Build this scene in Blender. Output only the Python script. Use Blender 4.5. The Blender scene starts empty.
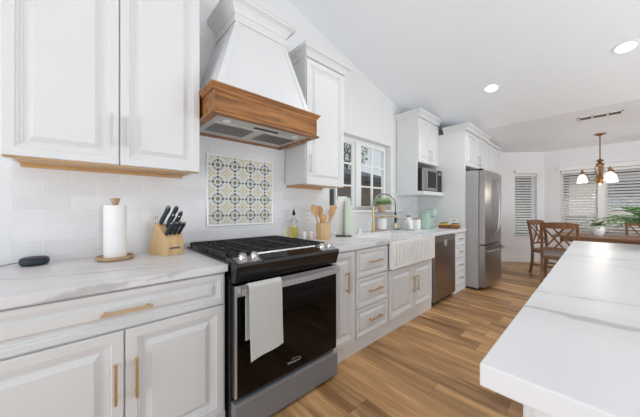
import bpy, bmesh, math, random
from mathutils import Vector, Matrix
random.seed(7)
SC = bpy.context.scene
COL = SC.collection
PI = math.pi
# ------------------------------------------------------------ camera, world, lights
FPX = 255.6
YAW = math.radians(47.40)
cam = bpy.data.cameras.new('camera'); co = bpy.data.objects.new('camera', cam); COL.objects.link(co)
cam.sensor_width = 36; cam.lens = 36 * FPX / 640; cam.shift_y = 0.3 / 640; cam.clip_start = .02
co.location = (2.0, 0, 1.215); co.rotation_euler = (PI / 2, 0, YAW)
SC.camera = co
vs = SC.view_settings
vs.view_transform = 'Standard'; vs.look = 'None'; vs.gamma = 1; vs.use_curve_mapping = False
vs.exposure = -0.15
SC.cycles.max_bounces = 10; SC.cycles.diffuse_bounces = 6
w = bpy.data.worlds.new('world'); SC.world = w; w.use_nodes = True
nt = w.node_tree; nt.nodes.clear()
wo = nt.nodes.new('ShaderNodeOutputWorld'); bg = nt.nodes.new('ShaderNodeBackground')
tc = nt.nodes.new('ShaderNodeTexCoord'); sp = nt.nodes.new('ShaderNodeSeparateXYZ'); rp = nt.nodes.new('ShaderNodeValToRGB')
rp.color_ramp.elements[0].position = 0.0; rp.color_ramp.elements[0].color = (.95, .95, .95, 1)
rp.color_ramp.elements[1].position = 0.6; rp.color_ramp.elements[1].color = (.60, .76, 1.0, 1)
nt.links.new(tc.outputs['Generated'], sp.inputs[0]); nt.links.new(sp.outputs[2], rp.inputs[0])
nt.links.new(rp.outputs[0], bg.inputs[0]); nt.links.new(bg.outputs[0], wo.inputs[0])
bg.inputs[1].default_value = .9

def area(name, loc, rot, sx, sy, power, col=(1, 1, 1)):
    l = bpy.data.lights.new(name, 'AREA'); l.shape = 'RECTANGLE'; l.size = sx; l.size_y = sy; l.energy = power; l.color = col
    o = bpy.data.objects.new(name, l); COL.objects.link(o); o.location = loc; o.rotation_euler = rot
    return o
sun = bpy.data.lights.new('sun', 'SUN'); sun.energy = 2.4; sun.angle = .05; sun.color = (1, .96, .9)
so = bpy.data.objects.new('sun', sun); COL.objects.link(so); so.rotation_euler = (math.radians(42), 0, 0)
# added unseen fill lights behind the camera and on the open right side
area('rear_fill', (1.7, -2.9, 1.0), (math.radians(118), 0, 0), 3.4, 1.8, 80, (.875, .935, 1))
area('side_fill', (5.4, 2.7, .9), (math.radians(142), 0, PI / 2), 5.0, 1.6, 150, (.88, .94, 1))

# ------------------------------------------------------------ material helpers
MATS = {}
def newmat(name):
    m = bpy.data.materials.new(name); m.use_nodes = True
    nt = m.node_tree; b = nt.nodes['Principled BSDF']
    MATS[name] = m
    return m, nt, b
def srgb(r, g, b):
    f = lambda c: (c / 255 / 12.92) if c / 255 <= .04045 else ((c / 255 + .055) / 1.055) ** 2.4
    return (f(r), f(g), f(b), 1)
class S:
    """tiny node expression helper"""
    def __init__(s, nt, sock): s.nt = nt; s.k = sock
    def _m(s, op, o=None, o2=None):
        n = s.nt.nodes.new('ShaderNodeMath'); n.operation = op
        s.nt.links.new(s.k, n.inputs[0])
        for i, v in ((1, o), (2, o2)):
            if v is None: continue
            if isinstance(v, S): s.nt.links.new(v.k, n.inputs[i])
            else: n.inputs[i].default_value = v
        return S(s.nt, n.outputs[0])
    def __add__(s, o): return s._m('ADD', o)
    def __sub__(s, o): return s._m('SUBTRACT', o)
    def __mul__(s, o): return s._m('MULTIPLY', o)
    def __truediv__(s, o): return s._m('DIVIDE', o)
    def abs(s): return s._m('ABSOLUTE')
    def floor(s): return s._m('FLOOR')
    def fract(s): return s._m('FRACT')
    def lt(s, v): return s._m('LESS_THAN', v)
    def gt(s, v): return s._m('GREATER_THAN', v)
    def mx(s, v): return s._m('MAXIMUM', v)
    def mn(s, v): return s._m('MINIMUM', v)
    def ramp(s, a, b):
        n = s.nt.nodes.new('ShaderNodeMapRange'); n.interpolation_type = 'SMOOTHSTEP'
        s.nt.links.new(s.k, n.inputs[0]); n.inputs[1].default_value = a; n.inputs[2].default_value = b
        return S(s.nt, n.outputs[0])
def coords(nt):
    t = nt.nodes.new('ShaderNodeNewGeometry'); x = nt.nodes.new('ShaderNodeSeparateXYZ')
    nt.links.new(t.outputs['Position'], x.inputs[0])
    return S(nt, x.outputs[0]), S(nt, x.outputs[1]), S(nt, x.outputs[2])
def combine(nt, x, y, z):
    c = nt.nodes.new('ShaderNodeCombineXYZ')
    for i, v in enumerate((x, y, z)):
        if isinstance(v, S): nt.links.new(v.k, c.inputs[i])
        else: c.inputs[i].default_value = v
    return c.outputs[0]
def noise(nt, vec, scale=1, detail=4, rough=.55):
    n = nt.nodes.new('ShaderNodeTexNoise'); nt.links.new(vec, n.inputs['Vector'])
    n.inputs['Scale'].default_value = scale; n.inputs['Detail'].default_value = detail; n.inputs['Roughness'].default_value = rough
    return S(nt, n.outputs[0])
def mix(nt, f, a, b):
    n = nt.nodes.new('ShaderNodeMix'); n.data_type = 'RGBA'
    if isinstance(f, S): nt.links.new(f.k, n.inputs[0])
    else: n.inputs[0].default_value = f
    for i, v in ((6, a), (7, b)):
        if isinstance(v, tuple): n.inputs[i].default_value = v
        else: nt.links.new(v, n.inputs[i])
    return n.outputs[2]
def bump(nt, b, h, strength=.3, dist=.002):
    n = nt.nodes.new('ShaderNodeBump'); n.inputs['Strength'].default_value = strength; n.inputs['Distance'].default_value = dist
    nt.links.new(h.k, n.inputs['Height']); nt.links.new(n.outputs[0], b.inputs['Normal'])
def paint(name, col, rough=.5, metal=0, spec=.5, var=.03, nscale=6, bstr=0, coat=0):
    m, nt, b = newmat(name)
    x, y, z = coords(nt)
    n = noise(nt, combine(nt, x, y, z), nscale, 3)
    lo = tuple(c * (1 - var) for c in col[:3]) + (1,); hi = tuple(min(1, c * (1 + var)) for c in col[:3]) + (1,)
    nt.links.new(mix(nt, n, lo, hi), b.inputs['Base Color'])
    b.inputs['Roughness'].default_value = rough; b.inputs['Metallic'].default_value = metal
    b.inputs['Specular IOR Level'].default_value = spec; b.inputs['Coat Weight'].default_value = coat
    if bstr: bump(nt, b, noise(nt, combine(nt, x, y, z), 180, 3), bstr, .001)
    return m
CAB = paint('cabinet_paint', srgb(222, 223, 223), .38, var=.01)
WALL = paint('wall_paint', srgb(228, 228, 228), .75, var=.012, bstr=.12)
NOOK = paint('nook_wall_paint', srgb(234, 234, 235), .75, var=.012, bstr=.12)
CEIL = paint('ceiling_paint', srgb(238, 241, 245), .85, var=.01, bstr=.15)
TRIM = paint('trim_paint', srgb(238, 238, 236), .4, var=.01)
GOLD = paint('brushed_gold', srgb(214, 188, 148), .38, 1)
NICKEL = paint('satin_nickel', srgb(225, 222, 216), .25, 1)
CHROME = paint('chrome', srgb(222, 222, 222), .22, 1)
BLACKM = paint('black_enamel', srgb(24, 23, 24), .25)
IRON = paint('cast_iron', srgb(38, 38, 40), .6, bstr=.3)
BGLASS = paint('black_glass', srgb(8, 7, 7), .05, spec=.28)
DARKP = paint('dark_plastic', srgb(28, 44, 54), .5)
BLACKP = paint('black_plastic', srgb(22, 22, 24), .45)
WHITEP = paint('white_plastic', srgb(240, 240, 238), .35)
CERAM = paint('white_ceramic', srgb(242, 242, 240), .12, coat=.5)
PAPER = paint('paper_towel', srgb(246, 246, 245), .95, bstr=.6)
MINT = paint('mint_plastic', srgb(176, 200, 188), .35)
GREENCL = paint('sage_cloth', srgb(212, 218, 204), .95, var=.06, nscale=20, bstr=.6)
DKGREEN = paint('dark_green_cloth', srgb(146, 164, 142), .95, var=.15, bstr=.6)
CREAM = paint('cream_grout', srgb(226, 224, 216), .5)
MGREEN = paint('glaze_green', srgb(120, 132, 84), .3)
MGREY = paint('glaze_grey', srgb(168, 172, 178), .3)
MSLATE = paint('glaze_slate', srgb(84, 92, 100), .3)
MYEL = paint('glaze_ochre', srgb(206, 186, 132), .3)
BRONZE = paint('aged_bronze', srgb(158, 122, 82), .35, 1)
TERRA = paint('terracotta', srgb(218, 182, 156), .7)
LEAF = paint('leaf_green', srgb(92, 138, 66), .5, var=.3, nscale=30)
LEAFP = paint('pale_leaf', srgb(206, 226, 184), .55, var=.3, nscale=30)
LEAFD = paint('succulent_leaf', srgb(112, 120, 84), .5, var=.35, nscale=30)
SOIL = paint('potting_soil', srgb(62, 46, 36), .95, bstr=.8)
SEATF = paint('taupe_upholstery', srgb(150, 136, 128), .9, var=.08, nscale=60, bstr=.5)
YEL = paint('yellow_packaging', srgb(236, 196, 50), .5)
GRNP = paint('green_packaging', srgb(66, 104, 60), .5)
ORNG = paint('orange_packaging', srgb(222, 146, 70), .5)
STUCCO = paint('beige_stucco', srgb(232, 220, 204), .9, var=.06, bstr=.6)
BROWNST = paint('brown_stucco', srgb(142, 124, 110), .9, var=.1, bstr=.6)
ROOFM = paint('dark_shingle', srgb(92, 88, 88), .9, var=.3, nscale=30)
CONC = paint('patio_concrete', srgb(190, 186, 178), .9, var=.08)
BARK = paint('bark', srgb(88, 76, 68), .9, var=.3)
DKWIN = paint('dark_window_glass', srgb(60, 62, 66), .1)
CORD = paint('dark_cable', srgb(40, 42, 46), .6)
GREYP = paint('grey_plastic', srgb(168, 168, 166), .35)
def lit(name, col, s):
    m, nt, b = newmat(name); b.inputs['Base Color'].default_value = (.8, .8, .8, 1)
    b.inputs['Emission Color'].default_value = col; b.inputs['Emission Strength'].default_value = s
    return m
LENS = lit('led_lens', (1, .99, .96, 1), 6)
BULBG = lit('frosted_lit_glass', (1, .93, .80, 1), 1.5)
def glass(name, col, rough=.0, thin=True):
    m, nt, b = newmat(name)
    b.inputs['Base Color'].default_value = col; b.inputs['Roughness'].default_value = rough
    b.inputs['Transmission Weight'].default_value = 1; b.inputs['IOR'].default_value = 1.06 if thin else 1.45
    return m
PANE, _nt, _b = newmat('window_glass')
_t = _nt.nodes.new('ShaderNodeBsdfTransparent'); _t.inputs[0].default_value = (.96, .98, .975, 1)
_g = _nt.nodes.new('ShaderNodeBsdfGlossy'); _g.inputs['Roughness'].default_value = .01
_m = _nt.nodes.new('ShaderNodeMixShader'); _m.inputs[0].default_value = .04; _nt.links.new(_t.outputs[0], _m.inputs[1]); _nt.links.new(_g.outputs[0], _m.inputs[2]); _nt.links.new(_m.outputs[0], _nt.nodes['Material Output'].inputs[0])
CLEAR = glass('clear_glass', (.93, .97, .96, 1), thin=False)
OIL = glass('olive_oil', srgb(244, 232, 130), thin=True)
def steel(name, col, axis='z', rough=.28):
    m, nt, b = newmat(name); x, y, z = coords(nt)
    v = combine(nt, x * (4 if axis != 'x' else 300), y * 4, z * 300) if axis == 'h' else combine(nt, x * 200, y * 200, z * 2)
    n = noise(nt, v, 1, 3)
    nt.links.new(mix(nt, n, tuple(c * .88 for c in col[:3]) + (1,), col), b.inputs['Base Color'])
    b.inputs['Metallic'].default_value = 1; b.inputs['Roughness'].default_value = rough
    bump(nt, b, n, .04, .001)
    return m
STEEL = steel('brushed_steel', srgb(176, 172, 170), 'h')
STEELV = steel('brushed_steel_vertical', srgb(172, 168, 166), 'z', .3)
DWST = steel('dishwasher_steel', srgb(158, 148, 142), 'h', .26)
DRST = paint('range_drawer_steel', srgb(138, 142, 148), .38, .35)
RSTEEL = paint('range_trim_steel', srgb(196, 196, 198), .3, .55)
FRSIDE = paint('fridge_side_grey', srgb(170, 168, 168), .45, .3)
def wood(name, dark, light, along='z', scale=1.0, rough=.4, grain=1.0):
    m, nt, b = newmat(name); x, y, z = coords(nt)
    st = {'x': (2, 26, 26), 'y': (26, 2, 26), 'z': (26, 26, 2)}[along]
    v = combine(nt, x * st[0] * scale, y * st[1] * scale, z * st[2] * scale)
    n = noise(nt, v, 1, 6, .65).ramp(.3, .7)
    n2 = noise(nt, combine(nt, x, y, z), 5, 3)
    c = mix(nt, n * grain, dark, light)
    c2 = mix(nt, n2 * .35, c, tuple(q * .6 for q in dark[:3]) + (1,))
    nt.links.new(c2, b.inputs['Base Color']); b.inputs['Roughness'].default_value = rough
    bump(nt, b, n, .15, .001)
    return m
HOODW = wood('stained_oak', srgb(110, 66, 25), srgb(184, 124, 62), 'y', 1.2)
CHAIRW = wood('chair_wood', srgb(98, 62, 36), srgb(150, 104, 66), 'z', 1.5)
TABLEW = wood('table_wood', srgb(104, 70, 46), srgb(160, 118, 86), 'x', 1)
LWOOD = wood('beech_wood', srgb(214, 176, 124), srgb(236, 204, 156), 'z', 1.5)
OLIVEW = wood('utensil_wood', srgb(196, 144, 92), srgb(228, 184, 130), 'z', 2)
TANW = wood('pale_oak', srgb(168, 138, 104), srgb(204, 176, 140), 'y', 1.5)
MAPLE = wood('maple_underside', srgb(196, 150, 98), srgb(222, 182, 132), 'y', .8)
TRAYW = wood('walnut_tray', srgb(110, 70, 42), srgb(160, 112, 72), 'y', 1.5)
WICK = wood('wicker', srgb(160, 122, 78), srgb(214, 182, 136), 'x', 4)
def floor_mat():
    m, nt, b = newmat('oak_plank_floor'); x, y, z = coords(nt)
    Wd, Ln = .165, 1.3
    row = (y / Wd).floor()
    wn = nt.nodes.new('ShaderNodeTexWhiteNoise'); wn.noise_dimensions = '1D'; nt.links.new(row.k, wn.inputs['W'])
    xs = (x / Ln) + S(nt, wn.outputs[0]) * 7.3
    pid = xs.floor()
    wn2 = nt.nodes.new('ShaderNodeTexWhiteNoise'); wn2.noise_dimensions = '2D'
    nt.links.new(combine(nt, pid, row, 0), wn2.inputs['Vector'])
    r = S(nt, wn2.outputs[0])
    g = noise(nt, combine(nt, x * 1.6 + r * 31, y * 22 + r * 17, r * 9), 1, 6, .62).ramp(.32, .70)
    g2 = noise(nt, combine(nt, x * 1.2 + r * 11, y * 7 + r * 23, r * 5), 1, 3, .5).ramp(.42, .62)
    fine = noise(nt, combine(nt, x * 6, y * 120, r * 4), 1, 3)
    c = mix(nt, g, srgb(158, 112, 68), srgb(240, 194, 138))
    c = mix(nt, g2 * .75, c, srgb(110, 74, 42))
    c = mix(nt, r.ramp(0, 1) * .55, c, srgb(222, 176, 122))
    c = mix(nt, r.lt(.28) * .38, c, srgb(112, 80, 54))
    c = mix(nt, fine * .28, c, srgb(104, 72, 44))
    fy = (y / Wd).fract(); fx = xs.fract()
    e = ((fy - .5).abs().gt(.492)).mx((fx - .5).abs().gt(.4988))
    c = mix(nt, e * .6, c, srgb(70, 50, 36))
    # knots
    vo = nt.nodes.new('ShaderNodeTexVoronoi'); nt.links.new(combine(nt, x * 1.5, y * 3.0, 0), vo.inputs['Vector']); vo.inputs['Scale'].default_value = 1
    k = S(nt, vo.outputs['Distance'])
    c = mix(nt, (k * -1 + .055).ramp(0, .05) * .7, c, srgb(76, 52, 36))
    nt.links.new(c, b.inputs['Base Color'])
    b.inputs['Roughness'].default_value = .36; b.inputs['Specular IOR Level'].default_value = .35
    bump(nt, b, (e * -1) + g * .2, .25, .001)
    return m
FLOORM = floor_mat()
def quartz(name, veins, lx='x'):
    """veins: list of (cx, cy, angle_deg, halfwidth, amplitude, strength, seed)"""
    m, nt, b = newmat(name); x, y, z = coords(nt)
    acc = None
    pos = combine(nt, x, y, z)
    soft = noise(nt, pos, 1.3, 4).ramp(.5, .8)
    for (cx, cy, ang, hw, amp, st, seed) in veins:
        a = math.radians(ang)
        along = (x - cx) * math.cos(a) + (y - cy) * math.sin(a)
        across = (y - cy) * math.cos(a) - (x - cx) * math.sin(a) + (z - .915) * .6
        n = (noise(nt, combine(nt, along, seed, 0), 2.4, 6, .62) - .5) * (amp * 2.4)
        n2 = noise(nt, combine(nt, along, seed + 5, z), 4.0, 4, .7)
        d = (across + n).abs()
        core = (d / (n2.ramp(.3, .75) * hw * 2 + hw * .25) * -1 + 1).ramp(0, .8) * st
        halo = (d / (hw * 9) * -1 + 1).ramp(0, 1) * (st * .22)
        v = core.mx(halo) * n2.ramp(.15, .6)
        acc = v if acc is None else acc.mx(v)
    c = mix(nt, soft * .25, srgb(226, 226, 227), srgb(210, 211, 213))
    c = mix(nt, acc * .8, c, srgb(158, 157, 155))
    nt.links.new(c, b.inputs['Base Color'])
    b.inputs['Roughness'].default_value = .3; b.inputs['Specular IOR Level'].default_value = .28
    return m
QL = quartz('veined_quartz_left', [(.25, -.1, 72, .012, .10, .5, 1.3), (.66, .14, 96, .016, .05, .75, 4.1), (.5, .35, 70, .014, .08, .6, 7.7), (.15, .2, 100, .006, .1, .4, 9.1)])
QR = quartz('veined_quartz_right', [(.6, 2.0, 80, .02, .1, .8, 2.3), (.3, 1.7, 60, .015, .1, .5, 5.2), (.5, 3.9, 95, .02, .1, .8, 8.5)])
QI = quartz('veined_quartz_island', [(2.1, 1.02, 8, .022, .05, .85, 3.3), (2.1, 1.25, 9, .014, .045, .7, 6.1), (2.0, .50, 6, .008, .03, .35, 1.9), (2.1, 2.35, 8, .03, .12, .6, 4.4), (2.1, 2.0, -20, .012, .12, .4, 9.9), (2.2, 2.9, 14, .03, .12, .55, 12.2)])
def tile_mat():
    m, nt, b = newmat('glazed_subway_tile'); x, y, z = coords(nt)
    Hh, L = .0855, .232
    row = ((z - .866) / Hh).floor()
    off = (row * .5).fract()
    u = (y + .058 + off * L) / L
    col = u.floor()
    wn = nt.nodes.new('ShaderNodeTexWhiteNoise'); wn.noise_dimensions = '2D'; nt.links.new(combine(nt, col, row, 0), wn.inputs['Vector'])
    r = S(nt, wn.outputs[0])
    e = ((((z - .866) / Hh).fract() - .5).abs().gt(.475)).mx((u.fract() - .5).abs().gt(.49))
    n = noise(nt, combine(nt, x, y * 6, z * 6), 2, 3)
    c = mix(nt, r, srgb(226, 226, 227), srgb(238, 238, 238))
    c = mix(nt, n * .35, c, srgb(214, 215, 217))
    c = mix(nt, e * .85, c, srgb(240, 240, 239))
    nt.links.new(c, b.inputs['Base Color'])
    b.inputs['Roughness'].default_value = .18; b.inputs['Specular IOR Level'].default_value = .5
    bump(nt, b, (e * -1) + n * .5 + r * .4, .5, .0025)
    return m
TILE = tile_mat()
def waffle_mat():
    m, nt, b = newmat('waffle_cotton'); x, y, z = coords(nt)
    p = .0085
    a = ((y / p).fract() - .5).abs(); d = ((z / p).fract() - .5).abs()
    g = a.mx(d).ramp(.25, .48)
    nt.links.new(mix(nt, g, srgb(196, 198, 194), srgb(232, 233, 229)), b.inputs['Base Color'])
    b.inputs['Roughness'].default_value = .95
    bump(nt, b, g, .8, .002)
    return m
WAFFLE = waffle_mat()

# ------------------------------------------------------------ mesh helpers
class MB:
    def __init__(s): s.v = []; s.f = []; s.mi = []; s.cur = 0
    def add(s, verts, faces):
        o = len(s.v); s.v += [tuple(p) for p in verts]
        for f in faces: s.f.append(tuple(i + o for i in f)); s.mi.append(s.cur)
        return s
    def box(s, x0, x1, y0, y1, z0, z1):
        if x0 > x1: x0, x1 = x1, x0
        if y0 > y1: y0, y1 = y1, y0
        if z0 > z1: z0, z1 = z1, z0
        return s.add([(x0, y0, z0), (x1, y0, z0), (x1, y1, z0), (x0, y1, z0), (x0, y0, z1), (x1, y0, z1), (x1, y1, z1), (x0, y1, z1)],
                     [(0, 3, 2, 1), (4, 5, 6, 7), (0, 1, 5, 4), (1, 2, 6, 5), (2, 3, 7, 6), (3, 0, 4, 7)])
    def hexa(s, bot, top):
        return s.add(list(bot) + list(top), [(0, 3, 2, 1), (4, 5, 6, 7), (0, 1, 5, 4), (1, 2, 6, 5), (2, 3, 7, 6), (3, 0, 4, 7)])
    def tube(s, pts, r, n=12, caps=True):
        pts = [Vector(p) for p in pts]; m = len(pts)
        rs = r if isinstance(r, (list, tuple)) else [r] * m
        vs_ = []; prev = None
        for i, p in enumerate(pts):
            t = (pts[min(i + 1, m - 1)] - pts[max(i - 1, 0)]).normalized()
            if prev is None:
                a = Vector((0, 0, 1)) if abs(t.z) < .9 else Vector((1, 0, 0)); u = t.cross(a).normalized()
            else:
                u = (prev - t * prev.dot(t)).normalized()
            prev = u; v = t.cross(u)
            for k in range(n):
                q = 2 * PI * k / n; vs_.append(p + (u * math.cos(q) + v * math.sin(q)) * rs[i])
        fs = [(i * n + k, i * n + (k + 1) % n, (i + 1) * n + (k + 1) % n, (i + 1) * n + k) for i in range(m - 1) for k in range(n)]
        if caps: fs += [tuple(range(n))[::-1], tuple(range((m - 1) * n, m * n))]
        return s.add(vs_, fs)
    def lathe(s, cx, cy, prof, n=24, axis='z'):
        vs_ = []
        for (r, z) in prof:
            for k in range(n):
                q = 2 * PI * k / n
                a, b = math.cos(q) * r, math.sin(q) * r
                vs_.append((cx + a, cy + b, z) if axis == 'z' else None)
        m = len(prof)
        fs = [(i * n + k, i * n + (k + 1) % n, (i + 1) * n + (k + 1) % n, (i + 1) * n + k) for i in range(m - 1) for k in range(n)]
        closed = prof[0] == prof[-1]
        if prof[0][0] > 1e-5 and not closed: fs.append(tuple(range(n))[::-1])
        if prof[-1][0] > 1e-5 and not closed: fs.append(tuple(range((m - 1) * n, m * n)))
        return s.add(vs_, fs)
    def xlathe(s, y, z, prof, n=20):   # prof of (r, x)
        vs_ = []
        for (r, x) in prof:
            for k in range(n):
                q = 2 * PI * k / n; vs_.append((x, y + math.cos(q) * r, z + math.sin(q) * r))
        m = len(prof)
        fs = [(i * n + k, i * n + (k + 1) % n, (i + 1) * n + (k + 1) % n, (i + 1) * n + k) for i in range(m - 1) for k in range(n)]
        fs += [tuple(range(n))[::-1], tuple(range((m - 1) * n, m * n))]
        return s.add(vs_, fs)
    def prism(s, poly, y0, y1):          # poly of (x,z) extruded along y
        n = len(poly)
        v = [(x, y0, z) for x, z in poly] + [(x, y1, z) for x, z in poly]
        return s.add(v, [tuple(range(n)), tuple(range(n, 2 * n))[::-1]] + [(i, n + i, n + (i + 1) % n, (i + 1) % n) for i in range(n)])
    def prismxy(s, poly, z0, z1):
        n = len(poly)
        v = [(x, y, z0) for x, y in poly] + [(x, y, z1) for x, y in poly]
        return s.add(v, [tuple(range(n))[::-1], tuple(range(n, 2 * n))] + [(i, (i + 1) % n, n + (i + 1) % n, n + i) for i in range(n)])
    def rings(s, x, y0, y1, z0, z1, prof, sign=1):   # concentric rectangular rings in plane x (front faces +x*sign)
        vs_ = []
        for (ins, dx) in prof:
            for (yy, zz) in ((y0 + ins, z0 + ins), (y1 - ins, z0 + ins), (y1 - ins, z1 - ins), (y0 + ins, z1 - ins)):
                vs_.append((x + sign * dx, yy, zz))
        m = len(prof)
        fs = [(i * 4 + k, i * 4 + (k + 1) % 4, (i + 1) * 4 + (k + 1) % 4, (i + 1) * 4 + k) for i in range(m - 1) for k in range(4)]
        fs += [(3, 2, 1, 0), tuple((m - 1) * 4 + k for k in range(4))]
        return s.add(vs_, fs)
def link(name, mb, mat, parent=None, smooth=False, bevel=0, seg=2, loc=None, rotz=0, kind=None):
    """mesh in world coordinates -> object (children keep their parent's origin)"""
    o_ = Vector((0, 0, 0))
    if parent is not None:
        o_ = Vector(parent['_w']) if '_w' in parent else Vector((0, 0, 0))
    elif loc is not None: o_ = Vector(loc)
    me = bpy.data.meshes.new(name)
    me.from_pydata([tuple(Vector(p) - o_) for p in mb.v], [], mb.f)
    mats = mat if isinstance(mat, (list, tuple)) else [mat]
    for m in mats: me.materials.append(m)
    if len(mats) > 1: me.polygons.foreach_set('material_index', mb.mi)
    bm = bmesh.new(); bm.from_mesh(me); bmesh.ops.recalc_face_normals(bm, faces=bm.faces); bm.to_mesh(me); bm.free()
    if smooth: me.shade_smooth()
    me.update()
    o = bpy.data.objects.new(name, me); COL.objects.link(o)
    o['_w'] = tuple(o_)
    if parent is not None: o.parent = parent
    else: o.location = o_
    if bevel:
        md = o.modifiers.new('Bevel', 'BEVEL'); md.width = bevel; md.segments = seg; md.limit_method = 'ANGLE'; md.angle_limit = math.radians(40)
    if smooth and hasattr(me, 'set_sharp_from_angle'): me.set_sharp_from_angle(angle=math.radians(42))
    if kind: o['kind'] = kind
    return o
def thing(name, label, cat, loc, group=None):
    o = bpy.data.objects.new(name, None); COL.objects.link(o); o.location = loc; o.empty_display_size = .05
    o['label'] = label; o['category'] = cat; o['_w'] = tuple(loc)
    if group: o['group'] = group
    return o
def tag(o, label, cat, group=None):
    o['label'] = label; o['category'] = cat
    if group: o['group'] = group
    return o
def struct(name, mb, mat, parent=None, **k):
    return link(name, mb, mat, parent, kind=None if parent else 'structure', **k)
def dup(root, loc, rotz=0, label=None):
    r = root.copy(); COL.objects.link(r); r.location = loc; r.rotation_euler = (0, 0, rotz)
    if label: r['label'] = label
    for ch in list(root.children):
        c = ch.copy(); COL.objects.link(c); c.parent = r
        for g in list(ch.children):
            d = g.copy(); COL.objects.link(d); d.parent = c
    return r
def B(*a): return MB().box(*a)

# ------------------------------------------------------------ key dimensions (wall plane, counter front)
W = -.13
FX = .61        # base cabinet face
CT, CB = .915, .877
LOWZ, LY, SL = 2.51, 4.8, .25
def cz(y): return LOWZ + SL * max(0, LY - y)
YB, XR = -3.2, 5.6
FARY = 7.72
CX0, CY0 = 1.17, 7.72        # corner of angled wall and far wall
AX0, AY0 = W, CY0 - (CX0 - W)  # angled wall meets the left wall

# ------------------------------------------------------------ setting
m = MB().prismxy([(W - .2, YB), (XR, YB), (XR, FARY + .2), (CX0 - .1, FARY + .2), (W - .2, AY0)], -.06, 0)
struct('floor', m, FLOORM)
# wall_left with window opening
OY0, OY1, OZ0, OZ1 = 2.10, 3.42, 1.20, 2.165
m = MB()
def wl(y0, y1, z0, z1=None):
    T = .16
    a, b = (z1, z1) if z1 is not None else (cz(y0), cz(y1))
    m.hexa([(W - T, y0, z0), (W, y0, z0), (W, y1, z0), (W - T, y1, z0)], [(W - T, y0, a), (W, y0, a), (W, y1, b), (W - T, y1, b)])
wl(YB, OY0, 0); wl(OY0, OY1, 0, OZ0); wl(OY0, OY1, OZ1); wl(OY1, LY, 0); wl(LY, AY0 + .06, 0)
struct('wall_left', m, WALL)
# ceiling: slope then flat
T = .12
m = MB().add([(W - .2, YB, cz(YB)), (XR, YB, cz(YB)), (XR, LY, LOWZ), (W - .2, LY, LOWZ), (W - .2, YB, cz(YB) + T), (XR, YB, cz(YB) + T), (XR, LY, LOWZ + T), (W - .2, LY, LOWZ + T)],
             [(0, 1, 2, 3), (4, 7, 6, 5), (0, 4, 5, 1), (1, 5, 6, 2), (3, 2, 6, 7), (0, 3, 7, 4)])
struct('ceiling', m, CEIL)
m = MB().prismxy([(W - .2, LY), (XR, LY), (XR, FARY + .2), (CX0 - .1, FARY + .2), (W - .2, AY0)], LOWZ, LOWZ + T)
struct('ceiling_nook', m, CEIL)
# far wall with wide window: two openings
FW0, FW1, FWM0, FWM1, FZ0, FZ1 = 1.44, 3.05, 2.0, 2.09, .72, 2.04
m = MB(); T = .16
m.box(CX0 - .08, FW0, FARY, FARY + T, 0, LOWZ); m.box(FW1, XR, FARY, FARY + T, 0, LOWZ)
m.box(FW0, FW1, FARY, FARY + T, 0, FZ0); m.box(FW0, FW1, FARY, FARY + T, FZ1, LOWZ)
struct('wall_far', m, NOOK)
# angled wall in its own frame: u along (0.7071,0.7071) from (AX0,AY0)
R2 = math.sqrt(.5)
def ang(u, t, z):     # u along, t outward thickness (away from room)
    return (AX0 + u * R2 - t * R2, AY0 + u * R2 + t * R2, z)
ULEN = (CX0 - AX0) / R2
def abox(m, u0, u1, t0, t1, z0, z1):
    m.hexa([ang(u0, t0, z0), ang(u1, t0, z0), ang(u1, t1, z0), ang(u0, t1, z0)], [ang(u0, t0, z1), ang(u1, t0, z1), ang(u1, t1, z1), ang(u0, t1, z1)])
NU0, NU1 = (.711 - AX0) / R2, (1.056 - AX0) / R2
NZ0, NZ1 = .60, 2.03
m = MB(); abox(m, 0, NU0, 0, .16, 0, LOWZ); abox(m, NU1, ULEN + .06, 0, .16, 0, LOWZ); abox(m, NU0, NU1, 0, .16, 0, NZ0); abox(m, NU0, NU1, 0, .16, NZ1, LOWZ)
struct('wall_angled', m, NOOK)
m = MB(); abox(m, 0, ULEN - .005, -.014, 0, 0, .12); abox(m, 0, ULEN - .005, -.008, 0, .12, .135)
struct('baseboard_angled', m, TRIM)
m = MB().box(CX0, XR, FARY - .014, FARY, 0, .12).box(CX0, XR, FARY - .008, FARY, .12, .135)
struct('baseboard_far', m, TRIM)
struct('wall_back', MB().box(W, XR, YB, YB + .12, 2.5, cz(YB) - .005), WALL)
# tiled backsplash skin
m = MB()
TX = W + .009
m.box(W, TX, -.295, OY0 - .0, CB, 1.475); m.box(W, TX, .5, 1.47, 1.475, 2.75); m.box(W, TX, OY0, OY1, CB, OZ0 - .03); m.box(W, TX, OY1, 4.27, CB, 1.475)
struct('wall_tiles', m, TILE)

# kitchen window -------------------------------------------------
GX = W - .12
m = MB()
m.box(GX - .02, GX + .02, OY0, OY0 + .05, OZ0, OZ1).box(GX - .02, GX + .02, OY1 - .05, OY1, OZ0, OZ1).box(GX - .019, GX + .019, OY0 + .05, OY1 - .05, OZ1 - .05, OZ1).box(GX - .019, GX + .019, OY0 + .05, OY1 - .05, OZ0, OZ0 + .04)
win1 = struct('window_1', m, TRIM, bevel=.003)
def sash(y0, y1, ys, x):
    m = MB(); z0, z1 = OZ0 + .035, OZ1 - .045; a, b = .013, .013
    m.box(x - .014, x + .014, y0, ys[0], z0, z1).box(x - .014, x + .014, ys[3], y1, z0, z1)
    m.box(x - .0139, x + .0139, ys[0], ys[3], z0, 1.25).box(x - .0139, x + .0139, ys[0], ys[3], 2.085, z1)
    m.box(x - .010, x + .010, ys[1], ys[2], 1.25, 2.085)
    for zz in (1.525, 1.82): m.box(x - .009, x + .009, ys[0], ys[3], zz - .011, zz + .011)
    return m
s1 = link('sash', sash(2.13, 2.76, (2.165, 2.34, 2.365, 2.655), GX - .005), TRIM, win1, bevel=.002)
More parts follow.
